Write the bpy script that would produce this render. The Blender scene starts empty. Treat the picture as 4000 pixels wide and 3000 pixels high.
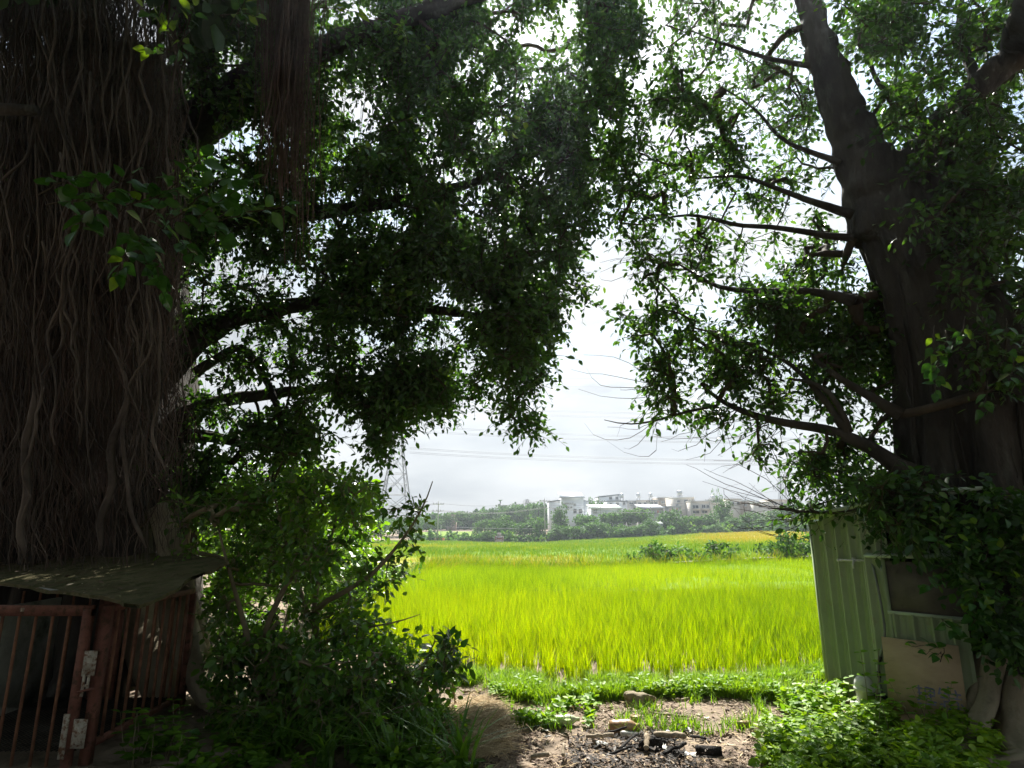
import bpy, math, random
import numpy as np
from mathutils import Vector, Matrix, Euler
R = math.radians
rng = np.random.default_rng(7)
random.seed(7)
sc = bpy.context.scene
COL = sc.collection

# ------------------------------------------------------------------ camera, sky, sun, exposure
F_PX, PITCH, CAM_H = 2300.0, 13.1, 2.0
cam = bpy.data.cameras.new('camera'); cam.sensor_width = 36; cam.lens = 36 * F_PX / 4000
cam.clip_start = .05; cam.clip_end = 9000
camo = bpy.data.objects.new('camera', cam); COL.objects.link(camo)
camo.location = (0, 0, CAM_H); camo.rotation_euler = (R(90 + PITCH), 0, 0)
sc.camera = camo
sc.view_settings.view_transform = 'Standard'; sc.view_settings.look = 'None'
sc.view_settings.gamma = 1; sc.view_settings.use_curve_mapping = False
sc.view_settings.exposure = 1.62
SUN_EL, SUN_AZ = 49.0, 7.0          # azimuth from +Y (the view direction) towards +X
sc.cycles.use_denoising = True
HAZE = 0.0007
sc.cycles.max_bounces = 6; sc.cycles.diffuse_bounces = 3; sc.cycles.glossy_bounces = 2
sc.cycles.transmission_bounces = 4; sc.cycles.transparent_max_bounces = 6; sc.cycles.volume_bounces = 0
sc.cycles.caustics_reflective = False; sc.cycles.caustics_refractive = False
sc.cycles.sample_clamp_indirect = 4

world = bpy.data.worlds.new('World'); sc.world = world; world.use_nodes = True
nt = world.node_tree; nt.nodes.clear()
def N(t, tp, **kw):
    n = t.nodes.new(tp)
    for k, v in kw.items(): setattr(n, k, v)
    return n
out = N(nt, 'ShaderNodeOutputWorld'); bg = N(nt, 'ShaderNodeBackground'); bg.inputs['Strength'].default_value = 0.06
sky = N(nt, 'ShaderNodeTexSky', sky_type='NISHITA', sun_disc=False)
sky.sun_elevation = R(SUN_EL); sky.sun_rotation = R(SUN_AZ); sky.air_density = 1.6; sky.dust_density = .7
tc = N(nt, 'ShaderNodeTexCoord')
mp = N(nt, 'ShaderNodeMapping'); mp.inputs['Scale'].default_value = (1, 1, 3.2)
mp.inputs['Location'].default_value = (0.35, 0.2, 0.1)
no = N(nt, 'ShaderNodeTexNoise'); no.inputs['Scale'].default_value = 2.0; no.inputs['Detail'].default_value = 8; no.inputs['Roughness'].default_value = .58
no2 = N(nt, 'ShaderNodeTexNoise'); no2.inputs['Scale'].default_value = 3.4; no2.inputs['Detail'].default_value = 6
nt.links.new(tc.outputs['Generated'], mp.inputs['Vector'])
nt.links.new(mp.outputs[0], no.inputs['Vector']); nt.links.new(mp.outputs[0], no2.inputs['Vector'])
r1 = N(nt, 'ShaderNodeValToRGB'); r1.color_ramp.elements[0].position = .42; r1.color_ramp.elements[1].position = .56
r1.color_ramp.elements[0].color = (.12, .12, .12, 1)
r2 = N(nt, 'ShaderNodeValToRGB'); r2.color_ramp.elements[0].position = .36; r2.color_ramp.elements[1].position = .64
r2.color_ramp.elements[0].color = (2.7, 2.85, 3.05, 1); r2.color_ramp.elements[1].color = (4.3, 4.35, 4.4, 1)
nt.links.new(no.outputs[0], r1.inputs[0]); nt.links.new(no2.outputs[0], r2.inputs[0])
sx = N(nt, 'ShaderNodeSeparateXYZ'); nt.links.new(tc.outputs['Generated'], sx.inputs[0])
mr = N(nt, 'ShaderNodeMapRange'); mr.inputs['From Min'].default_value = .18; mr.inputs['From Max'].default_value = .5; mr.inputs['To Min'].default_value = 1; mr.inputs['To Max'].default_value = 0
nt.links.new(sx.outputs[2], mr.inputs[0]); mm = N(nt, 'ShaderNodeMath', operation='MAXIMUM'); nt.links.new(mr.outputs[0], mm.inputs[0]); nt.links.new(r1.outputs[0], mm.inputs[1])
mx = N(nt, 'ShaderNodeMixRGB')
nt.links.new(mm.outputs[0], mx.inputs[0]); nt.links.new(sky.outputs[0], mx.inputs[1]); nt.links.new(r2.outputs[0], mx.inputs[2])
nt.links.new(mx.outputs[0], bg.inputs['Color']); nt.links.new(bg.outputs[0], out.inputs['Surface'])

sl = bpy.data.lights.new('sun', 'SUN'); sl.energy = 4.9; sl.angle = R(.6); sl.color = (1, .96, .88)
so = bpy.data.objects.new('sun', sl); COL.objects.link(so)
sdir = Vector((math.sin(R(SUN_AZ)) * math.cos(R(SUN_EL)), math.cos(R(SUN_AZ)) * math.cos(R(SUN_EL)), math.sin(R(SUN_EL))))
so.rotation_euler = sdir.to_track_quat('Z', 'Y').to_euler(); so.location = (0, 0, 60)

# ------------------------------------------------------------------ geometry of the place
cp, sp = math.cos(R(PITCH)), math.sin(R(PITCH))
def P(px, py, Y):
    "world point that stands Y metres ahead in the direction of a photograph pixel"
    u = (np.asarray(px, float) - 2000) / F_PX; v = (1500 - np.asarray(py, float)) / F_PX
    fy = cp - v * sp; fz = sp + v * cp
    s = Y / fy
    return np.stack([u * s, fy * s, CAM_H + fz * s], -1)
def pix(p):
    p = np.asarray(p, float); d = p - np.array([0, 0, CAM_H])
    f = d[..., 1] * cp + d[..., 2] * sp; up = -d[..., 1] * sp + d[..., 2] * cp
    f = np.where(np.abs(f) < 1e-3, 1e-3, f)
    return 2000 + F_PX * d[..., 0] / f, 1500 - F_PX * up / f, f
def sstep(a, b, x):
    t = np.clip((np.asarray(x, float) - a) / (b - a), 0, 1); return t * t * (3 - 2 * t)
KY = [-4000, 0, 9, 12, 40, 90, 140, 165, 185, 260, 700, 4000]
KZ = [0.3, 0, 0, -.12, -.75, -2.0, -3.0, -2.6, -1.2, -.2, 3, 4]
def terrain(x, y):
    x = np.asarray(x, float); y = np.asarray(y, float)
    z = np.interp(y, KY, KZ)
    u = x / np.maximum(y, 1)
    z = z + 2.2 * sstep(0, .45, u) * (np.clip(y, 0, 165) / 140) ** 1.4 * (y > 0)
    z = z + 0.25 * sstep(-2.2, -3.6, x) * sstep(12, 5, y) * 0
    return z
_GY = np.concatenate([np.linspace(1.5, 40, 900), np.geomspace(40.1, 600, 700)])
def G(px, py, dz=0.0):
    "point of the ground seen at a pixel"
    p = P(px, py, 1.0); d = p - np.array([0, 0, CAM_H])
    below = CAM_H + d[2] * _GY - terrain(d[0] * _GY, _GY) - dz <= 0
    Y = _GY[int(np.argmax(below))] if below.any() else _GY[-1]
    return np.array([d[0] * Y, Y, float(terrain(d[0] * Y, Y)) + dz])

def vnoise(x, y, seed=0, f=1.0):
    "cheap smooth value noise 0..1"
    x = np.asarray(x, float) * f; y = np.asarray(y, float) * f
    xi = np.floor(x).astype(np.int64); yi = np.floor(y).astype(np.int64); fx = x - xi; fy = y - yi
    fx = fx * fx * (3 - 2 * fx); fy = fy * fy * (3 - 2 * fy)
    def h(a, b):
        n = (a * 374761393 + b * 668265263 + seed * 1442695041) & 0xffffffff
        n = ((n ^ (n >> 13)) * 1274126177) & 0xffffffff
        return ((n ^ (n >> 16)) & 0xffff) / 65535.0
    return (h(xi, yi) * (1 - fx) + h(xi + 1, yi) * fx) * (1 - fy) + (h(xi, yi + 1) * (1 - fx) + h(xi + 1, yi + 1) * fx) * fy

# ------------------------------------------------------------------ materials
def mat(name, c1, c2=None, scale=4.0, rough=.8, spec=.3, bump=0.0, bscale=None, stretch=(1, 1, 1), metal=0, detail=6,
        tint=None, trans=0.0, tcol=None, spots=None, coord='Object'):
    m = bpy.data.materials.new(name); m.use_nodes = True
    t = m.node_tree; b = t.nodes['Principled BSDF']; L = t.links.new
    b.inputs['Roughness'].default_value = rough; b.inputs['Specular IOR Level'].default_value = spec; b.inputs['Metallic'].default_value = metal
    tc = N(t, 'ShaderNodeTexCoord'); mp = N(t, 'ShaderNodeMapping'); mp.inputs['Scale'].default_value = stretch
    L(tc.outputs[coord], mp.inputs[0])
    col = None
    if c2 is None: c2 = c1
    n = N(t, 'ShaderNodeTexNoise'); n.inputs['Scale'].default_value = scale; n.inputs['Detail'].default_value = detail; n.inputs['Roughness'].default_value = .62
    L(mp.outputs[0], n.inputs['Vector'])
    rp = N(t, 'ShaderNodeValToRGB'); e = rp.color_ramp.elements
    e[0].position = .35; e[1].position = .65; e[0].color = (*c1, 1); e[1].color = (*c2, 1)
    if tint:
        at = N(t, 'ShaderNodeAttribute', attribute_name='tint')
        cs = tint; e[0].position = 0; e[0].color = (*cs[0], 1); e[1].position = 1; e[1].color = (*cs[-1], 1)
        for i in range(1, len(cs) - 1):
            q = e.new(i / (len(cs) - 1)); q.color = (*cs[i], 1)
        L(at.outputs['Fac'], rp.inputs[0])
    else:
        L(n.outputs[0], rp.inputs[0])
    col = rp.outputs[0]
    if spots:
        c3, s3, lo, hi = spots
        n3 = N(t, 'ShaderNodeTexNoise'); n3.inputs['Scale'].default_value = s3; n3.inputs['Detail'].default_value = 8; n3.inputs['Roughness'].default_value = .7
        L(mp.outputs[0], n3.inputs['Vector'])
        r3 = N(t, 'ShaderNodeValToRGB'); r3.color_ramp.elements[0].position = lo; r3.color_ramp.elements[1].position = hi
        L(n3.outputs[0], r3.inputs[0])
        m3 = N(t, 'ShaderNodeMixRGB'); m3.inputs[2].default_value = (*c3, 1)
        L(r3.outputs[0], m3.inputs[0]); L(col, m3.inputs[1]); col = m3.outputs[0]
    L(col, b.inputs['Base Color'])
    if bump:
        bn = N(t, 'ShaderNodeTexNoise'); bn.inputs['Scale'].default_value = bscale or scale * 3; bn.inputs['Detail'].default_value = 8; bn.inputs['Roughness'].default_value = .65
        L(mp.outputs[0], bn.inputs['Vector'])
        bu = N(t, 'ShaderNodeBump'); bu.inputs['Strength'].default_value = min(1, bump); bu.inputs['Distance'].default_value = .03
        L(bn.outputs[0], bu.inputs['Height']); L(bu.outputs[0], b.inputs['Normal'])
    if trans:
        tr = N(t, 'ShaderNodeBsdfTranslucent'); ms = N(t, 'ShaderNodeMixShader'); ms.inputs[0].default_value = trans
        g = N(t, 'ShaderNodeMixRGB', blend_type='MULTIPLY'); g.inputs[0].default_value = 1; g.inputs[2].default_value = (*(tcol or (1.6, 1.5, .6)), 1)
        L(col, g.inputs[1]); L(g.outputs[0], tr.inputs[0])
        L(b.outputs[0], ms.inputs[1]); L(tr.outputs[0], ms.inputs[2])
        L(ms.outputs[0], t.nodes['Material Output'].inputs['Surface'])
    return m
M = {}
M['leaf'] = mat('ficus_leaf', (0, 0, 0), tint=[(.026, .06, .02), (.042, .095, .025), (.065, .14, .03), (.14, .23, .03)], rough=.42, spec=.4, trans=.38, tcol=(1.7, 1.9, .5))
M['leaf_near'] = mat('ficus_leaf_near', (.025, .085, .015), (.045, .125, .02), scale=3, rough=.35, spec=.5, trans=.35, tcol=(1.6, 1.7, .5))
M['leaf_young'] = mat('young_leaf', (.10, .19, .015), (.16, .26, .02), scale=3, rough=.4, spec=.4, trans=.4, tcol=(1.5, 1.5, .5))
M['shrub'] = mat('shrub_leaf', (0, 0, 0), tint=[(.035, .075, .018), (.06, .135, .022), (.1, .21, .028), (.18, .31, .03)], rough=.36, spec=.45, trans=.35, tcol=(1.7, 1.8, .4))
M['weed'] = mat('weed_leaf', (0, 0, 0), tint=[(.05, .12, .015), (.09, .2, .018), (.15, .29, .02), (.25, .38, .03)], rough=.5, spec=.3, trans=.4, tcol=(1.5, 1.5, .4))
M['rice'] = mat('rice_blade', (0, 0, 0), tint=[(.1, .205, .007), (.19, .32, .005), (.275, .405, .004), (.35, .45, .005)], rough=.55, spec=.2, trans=.45, tcol=(1.5, 1.3, .2))
M['rice_far'] = mat('rice_far', (0, 0, 0), tint=[(.075, .19, .01), (.15, .28, .008), (.25, .34, .01), (.4, .34, .04)], rough=.7, spec=.1, trans=.3, tcol=(1.3, 1.2, .3))
M['far_leaf'] = mat('far_leaf', (0, 0, 0), tint=[(.035, .08, .022), (.065, .15, .035), (.105, .22, .045), (.18, .28, .05)], rough=.7, spec=.15, trans=.25, tcol=(1.4, 1.5, .6))
M['straw'] = mat('straw', (0, 0, 0), tint=[(.3, .21, .12), (.5, .38, .22), (.66, .54, .35)], rough=.8, spec=.2)
M['litter'] = mat('litter', (0, 0, 0), tint=[(.07, .045, .035), (.17, .115, .08), (.3, .22, .15), (.48, .4, .3)], rough=.75, spec=.2)
M['ash'] = mat('ash', (0, 0, 0), tint=[(.02, .018, .017), (.05, .045, .04), (.11, .09, .075), (.34, .32, .3)], rough=.85, spec=.2)
M['bark'] = mat('bark', (.03, .026, .023), (.075, .065, .055), scale=3, rough=.9, spec=.15, bump=1, bscale=12, stretch=(1, 1, .3), spots=((.11, .105, .09), 3.5, .56, .7))
M['twig'] = mat('twig_bark', (.05, .04, .03), (.09, .07, .05), scale=6, rough=.85, spec=.15)
M['stem'] = mat('stem', (.17, .14, .09), (.28, .23, .15), scale=6, rough=.8, spec=.2)
M['root'] = mat('aerial_root', (.05, .04, .034), (.15, .118, .098), scale=1.6, rough=.9, spec=.15)
M['redroot'] = mat('reddish_aerial_root', (.065, .042, .034), (.15, .1, .08), scale=1.6, rough=.9, spec=.15)
M['paleroot'] = mat('pale_root_bark', (.2, .165, .11), (.36, .31, .22), scale=2.5, rough=.85, spec=.2, bump=.6, bscale=12, spots=((.12, .1, .06), 5, .5, .75))
M['rust'] = mat('rusty_red_steel', (.15, .06, .042), (.24, .105, .075), scale=6, rough=.75, spec=.25, bump=.4, bscale=60, spots=((.09, .05, .03), 14, .5, .62))
M['rebar'] = mat('rusty_bar', (.17, .08, .052), (.31, .155, .09), scale=10, rough=.85, spec=.2, bump=.6, bscale=120)
M['hinge'] = mat('flaking_white_hinge', (.35, .31, .25), (.5, .46, .38), scale=14, rough=.7, spec=.3, spots=((.17, .08, .04), 22, .48, .6))
M['slab'] = mat('mossy_roof_sheet', (.1, .085, .045), (.19, .165, .09), scale=3.5, rough=.95, spec=.1, bump=1, bscale=25, spots=((.07, .075, .03), 7, .45, .6))
M['slabedge'] = mat('grey_sheet_edge', (.22, .22, .2), (.34, .34, .32), scale=20, rough=.8)
M['concrete'] = mat('old_concrete', (.22, .22, .18), (.34, .34, .28), scale=2, rough=.9, bump=.4, bscale=30, spots=((.06, .07, .04), 3, .5, .7))
M['green'] = mat('sage_green_steel', (.22, .28, .16), (.285, .345, .205), scale=1.6, rough=.5, spec=.35, spots=((.2, .13, .08), 5, .6, .78))
M['greentrim'] = mat('pale_green_trim', (.32, .4, .3), (.42, .5, .4), scale=3, rough=.5)
M['screen'] = mat('dark_mesh_screen', (.08, .07, .065), (.13, .115, .1), scale=5, rough=.85, spots=((.11, .1, .09), 40, .6, .8))
M['ply'] = mat('weathered_plywood', (.4, .3, .19), (.54, .42, .27), scale=1.4, rough=.85, spec=.15, stretch=(1, 1, 2.5), bump=.2, bscale=50, spots=((.2, .16, .1), 3, .55, .8))
M['blue'] = mat('faded_blue_paint', (.15, .15, .25), (.24, .23, .34), scale=20, rough=.9, spots=((.32, .25, .17), 30, .52, .62))
M['pvc'] = mat('grey_pvc', (.45, .46, .46), (.58, .59, .58), scale=6, rough=.45, spec=.4, spots=((.25, .24, .2), 12, .6, .8))
M['hose'] = mat('grey_hose', (.13, .15, .13), (.2, .22, .2), scale=6, rough=.5)
M['black'] = mat('black_rubber', (.02, .02, .02), (.04, .04, .04), scale=8, rough=.6)
M['white'] = mat('white_plastic', (.5, .5, .46), (.66, .66, .62), scale=5, rough=.5, spots=((.4, .38, .32), 9, .6, .85))
M['rock'] = mat('tan_rock', (.18, .15, .1), (.32, .27, .18), scale=4, rough=.95, bump=1, bscale=14)
M['wood'] = mat('pale_dead_wood', (.22, .17, .11), (.4, .33, .24), scale=3, rough=.85, stretch=(6, 1, 1), bump=.5)
M['char'] = mat('charred_wood', (.012, .011, .01), (.035, .032, .03), scale=9, rough=.9, bump=1, bscale=30, spots=((.22, .21, .2), 12, .62, .75))
M['amber'] = mat('dirty_amber_plastic', (.22, .12, .05), (.4, .25, .12), scale=7, rough=.4, spec=.5, spots=((.5, .42, .3), 6, .55, .7))
M['pale_green_plastic'] = mat('dirty_green_plastic', (.32, .38, .2), (.5, .54, .36), scale=5, rough=.4, spec=.5, spots=((.25, .2, .12), 7, .55, .75))
M['tin'] = mat('rusty_tin', (.2, .15, .07), (.38, .3, .14), scale=12, rough=.5, metal=.3, spots=((.14, .06, .03), 14, .5, .7))
M['galv'] = mat('galvanised_steel', (.2, .21, .22), (.26, .27, .28), scale=1, rough=.6, metal=.2)
M['wire'] = mat('power_wire', (.12, .12, .13), rough=.6)
M['pole'] = mat('concrete_pole', (.36, .36, .34), (.45, .45, .42), scale=1, rough=.85)
M['orange'] = mat('orange_band', (.6, .2, .08), (.65, .28, .12), rough=.7)
M['insul'] = mat('dark_insulator', (.07, .06, .06), rough=.4)
M['grave'] = mat('grave_stone', (.3, .29, .28), (.42, .41, .4), scale=2, rough=.8)
M['gravered'] = mat('red_brown_brick', (.16, .07, .05), (.22, .1, .07), scale=3, rough=.8)
M['glass'] = mat('dark_window_glass', (.05, .07, .09), (.08, .1, .12), scale=.3, rough=.15, spec=.6)
M['glass2'] = mat('pale_window_glass', (.18, .22, .25), (.24, .28, .31), scale=.3, rough=.15, spec=.6)
M['wframe'] = mat('white_window_frame', (.55, .56, .56), rough=.6)
def wallmat(n, c): return mat(n, tuple(v * .9 for v in c), c, scale=.35, rough=.85, spots=(tuple(v * .6 for v in c), .5, .6, .85))
M['w_white'] = wallmat('white_wall', (.76, .79, .82)); M['w_cream'] = wallmat('cream_wall', (.68, .66, .6)); M['w_beige'] = wallmat('beige_wall', (.6, .56, .5))
M['w_grey'] = wallmat('grey_wall', (.36, .36, .35)); M['w_brown'] = wallmat('brownish_wall', (.36, .31, .26)); M['w_pink'] = wallmat('pinkish_brick_wall', (.4, .3, .26))
M['r_grey'] = mat('grey_roof', (.32, .35, .38), (.38, .41, .44), scale=.5, rough=.6); M['r_dark'] = mat('dark_roof', (.16, .18, .2), (.2, .22, .24), scale=.5, rough=.6)
M['r_mint'] = mat('pale_mint_roof', (.5, .58, .5), (.6, .66, .58), scale=.5, rough=.5); M['r_red'] = mat('red_panel', (.55, .1, .05), (.6, .14, .08), rough=.6)
M['steel'] = mat('stainless_tank', (.5, .52, .54), (.6, .62, .64), scale=1, rough=.35, metal=.6)

# ------------------------------------------------------------------ mesh helpers
def tag(o, label=None, cat=None, group=None, kind=None):
    if label: o['label'] = label
    if cat: o['category'] = cat
    if group: o['group'] = group
    if kind: o['kind'] = kind
    return o
def mesh_np(name, V, Q=None, T=None, m=None, tint=None, smooth=False):
    "V (n,3); Q (k,4) quads; T (k,3) triangles; tint one float per face (quads first)"
    me = bpy.data.meshes.new(name)
    Q = np.zeros((0, 4), np.int32) if Q is None else np.asarray(Q, np.int32)
    T = np.zeros((0, 3), np.int32) if T is None else np.asarray(T, np.int32)
    V = np.asarray(V, np.float32)
    me.vertices.add(len(V)); me.vertices.foreach_set('co', V.ravel())
    nl = Q.size + T.size; me.loops.add(nl)
    me.loops.foreach_set('vertex_index', np.concatenate([Q.ravel(), T.ravel()]).astype(np.int32))
    me.polygons.add(len(Q) + len(T))
    me.polygons.foreach_set('loop_start', np.concatenate([np.arange(len(Q)) * 4, Q.size + np.arange(len(T)) * 3]).astype(np.int32))
    me.update(calc_edges=True)
    if tint is not None:
        a = me.attributes.new('tint', 'FLOAT', 'FACE'); a.data.foreach_set('value', np.clip(np.asarray(tint, np.float32), 0, 1))
    if smooth: me.shade_smooth()
    me.validate()
    if m: me.materials.append(m)
    return me
def obj(name, me, parent=None, m=None):
    if m and not me.materials: me.materials.append(m)
    o = bpy.data.objects.new(name, me); COL.objects.link(o)
    if parent is not None:
        o.parent = parent
    return o
def empty(name, loc, rz=0):
    o = bpy.data.objects.new(name, None); COL.objects.link(o); o.location = loc; o.rotation_euler = (0, 0, rz); o.empty_display_size = .2
    return o
class MB:
    def __init__(s): s.v = []; s.q = []; s.t = []; s.n = 0
    def add(s, V, Q=None, T=None):
        V = np.asarray(V, float); s.v.append(V)
        if Q is not None and len(Q): s.q.append(np.asarray(Q) + s.n)
        if T is not None and len(T): s.t.append(np.asarray(T) + s.n)
        s.n += len(V); return s
    def box(s, c, d, rz=0, M4=None, taper=1.0):
        x, y, z = np.array(d) / 2
        V = np.array([[-x, -y, -z], [x, -y, -z], [x, y, -z], [-x, y, -z], [-x * taper, -y * taper, z], [x * taper, -y * taper, z], [x * taper, y * taper, z], [-x * taper, y * taper, z]])
        if M4 is not None: V = V @ np.array(M4.to_3x3()).T
        ca, sa = math.cos(rz), math.sin(rz)
        V = V @ np.array([[ca, sa, 0], [-sa, ca, 0], [0, 0, 1]]) + np.array(c)
        return s.add(V, [[3, 2, 1, 0], [4, 5, 6, 7], [0, 1, 5, 4], [1, 2, 6, 5], [2, 3, 7, 6], [3, 0, 4, 7]])
    def prism(s, pts, a, b):
        "pts polygon loop of 3D points, extruded by vector from a to b offsets"
        pts = np.asarray(pts, float); n = len(pts)
        V = np.concatenate([pts + np.array(a), pts + np.array(b)])
        Q = [[i, (i + 1) % n, n + (i + 1) % n, n + i] for i in range(n)]
        T = [[0, i + 1, i] for i in range(1, n - 1)] + [[n, n + i, n + i + 1] for i in range(1, n - 1)]
        return s.add(V, Q, T)
    def tube(s, pts, rad, k=6, cap=True, flute=None):
        pts = np.asarray(pts, float); n = len(pts); rad = np.broadcast_to(np.asarray(rad, float), (n,))
        t = np.gradient(pts, axis=0); t /= np.maximum(np.linalg.norm(t, axis=1, keepdims=True), 1e-9)
        ref = np.eye(3)[np.argmin(np.abs(t.mean(0)))]
        u = np.cross(t, ref); u /= np.maximum(np.linalg.norm(u, axis=1, keepdims=True), 1e-9); w = np.cross(t, u)
        a = np.arange(k) * 2 * math.pi / k
        rr = rad[:, None] * (np.ones((n, k)) if flute is None else flute)
        V = pts[:, None, :] + rr[..., None] * (np.cos(a)[None, :, None] * u[:, None, :] + np.sin(a)[None, :, None] * w[:, None, :])
        V = V.reshape(-1, 3)
        i = np.arange(n - 1)[:, None] * k; j = np.arange(k)[None, :]; j2 = (j + 1) % k
        Q = np.stack([i + j, i + j2, i + k + j2, i + k + j], -1).reshape(-1, 4)
        T = []
        if cap and k >= 4:
            T = [[0, q + 1, q] for q in range(1, k - 1)] + [[(n - 1) * k, (n - 1) * k + q, (n - 1) * k + q + 1] for q in range(1, k - 1)]
        return s.add(V, Q, T)
    def mesh(s, name, m=None, smooth=False, tint=None):
        return mesh_np(name, np.concatenate(s.v), np.concatenate(s.q) if s.q else None, np.concatenate(s.t) if s.t else None, m, tint, smooth)
    def obj(s, name, m, parent=None, smooth=False):
        return obj(name, s.mesh(name, m, smooth), parent)
def unit(a): return a / np.maximum(np.linalg.norm(a, axis=-1, keepdims=True), 1e-9)
# two leaf outlines: (along, across, lift)
LEAF4 = (np.array([[0, 0, 0], [.32, .5, .1], [.72, .4, .06], [1, 0, -.1], [.72, -.4, .06], [.32, -.5, .1]]), np.array([[0, 3, 2, 1], [0, 5, 4, 3]]))
LEAF8 = (np.array([[0, 0, 0], [.14, 0, 0], [.34, .44, .12], [.5, .5, .12], [.78, .3, .02], [1, 0, -.16], [.78, -.3, .02], [.5, -.5, .12], [.34, -.44, .12], [.5, 0, .0], [.78, 0, -.05]]),
         np.array([[1, 9, 3, 2], [9, 10, 4, 3], [1, 8, 7, 9], [9, 7, 6, 10]]), np.array([[10, 5, 4], [10, 6, 5]]))
def leaves(pos, d, up, L, W, tpl=LEAF4):
    "returns V,Q for leaves"
    d = unit(d); s = unit(np.cross(d, up)); n = np.cross(s, d)
    t = tpl[0]; k = len(t)
    V = pos[:, None] + t[None, :, 0, None] * (d * L[:, None])[:, None] + t[None, :, 1, None] * (s * W[:, None])[:, None] + t[None, :, 2, None] * (n * W[:, None])[:, None]
    Q = (np.arange(len(pos))[:, None, None] * k + tpl[1][None]).reshape(-1, 4)
    return V.reshape(-1, 3), Q
def leaf_part(name, pos, d, up, L, W, tint, m, parent):
    V, Q = leaves(pos, d, up, L, W)
    inv = np.array(parent.location) if parent is not None else 0
    o = obj(name, mesh_np(name, V - inv, Q, None, m, np.repeat(tint, 2)), parent)
    return o
def blades(pos, az, h, w, lean, segs=2):
    "grass blades: ribbons that bend over; pos (n,3)"
    n = len(pos); ts = np.linspace(0, 1, segs + 1)
    dx = np.stack([np.cos(az), np.sin(az), np.zeros(n)], -1); sx = np.stack([-np.sin(az), np.cos(az), np.zeros(n)], -1)
    rows = []
    for t in ts:
        c = pos + dx * (lean * h * t ** 1.8)[:, None] + np.array([0, 0, 1]) * (h * (t - .35 * np.minimum(lean, 1.2) * t * t * .8))[:, None]
        ww = w * (1 - t) ** .7 * .5 + w * .04
        rows += [c - sx * ww[:, None], c + sx * ww[:, None]]
    V = np.stack(rows, 1).reshape(-1, 3); k = 2 * (segs + 1)
    q = np.array([[2 * i, 2 * i + 1, 2 * i + 3, 2 * i + 2] for i in range(segs)])
    return V, (np.arange(n)[:, None, None] * k + q[None]).reshape(-1, 4)
def in_poly(px, py, poly):
    px = np.asarray(px); py = np.asarray(py); c = np.zeros(px.shape, bool); n = len(poly)
    for i in range(n):
        x1, y1 = poly[i]; x2, y2 = poly[(i + 1) % n]
        if y1 == y2: continue
        c ^= ((y1 > py) != (y2 > py)) & (px < (x2 - x1) * (py - y1) / (y2 - y1) + x1)
    return c
def scatter_px(poly, n, Y0, Y1, clump=0.0, seed=0, cs=130.):
    "points in the volume seen through an outline, between two distances"
    poly = np.array(poly, float); lo, hi = poly.min(0), poly.max(0); res = []
    while sum(len(r) for r in res) < n:
        q = rng.uniform(lo, hi, (n * 3 + 20, 2)); k = in_poly(q[:, 0], q[:, 1], poly)
        q = q[k]
        if clump:
            v = vnoise(q[:, 0], q[:, 1], seed, 1 / cs) * .6 + vnoise(q[:, 0], q[:, 1], seed + 5, 2.3 / cs) * .4
            q = q[rng.random(len(q)) < np.clip((v - .5) * 4 * clump + .5, 0.02, 1)]
        res.append(q)
    q = np.concatenate(res)[:n]
    return P(q[:, 0], q[:, 1], rng.uniform(Y0, Y1, len(q)))

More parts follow.
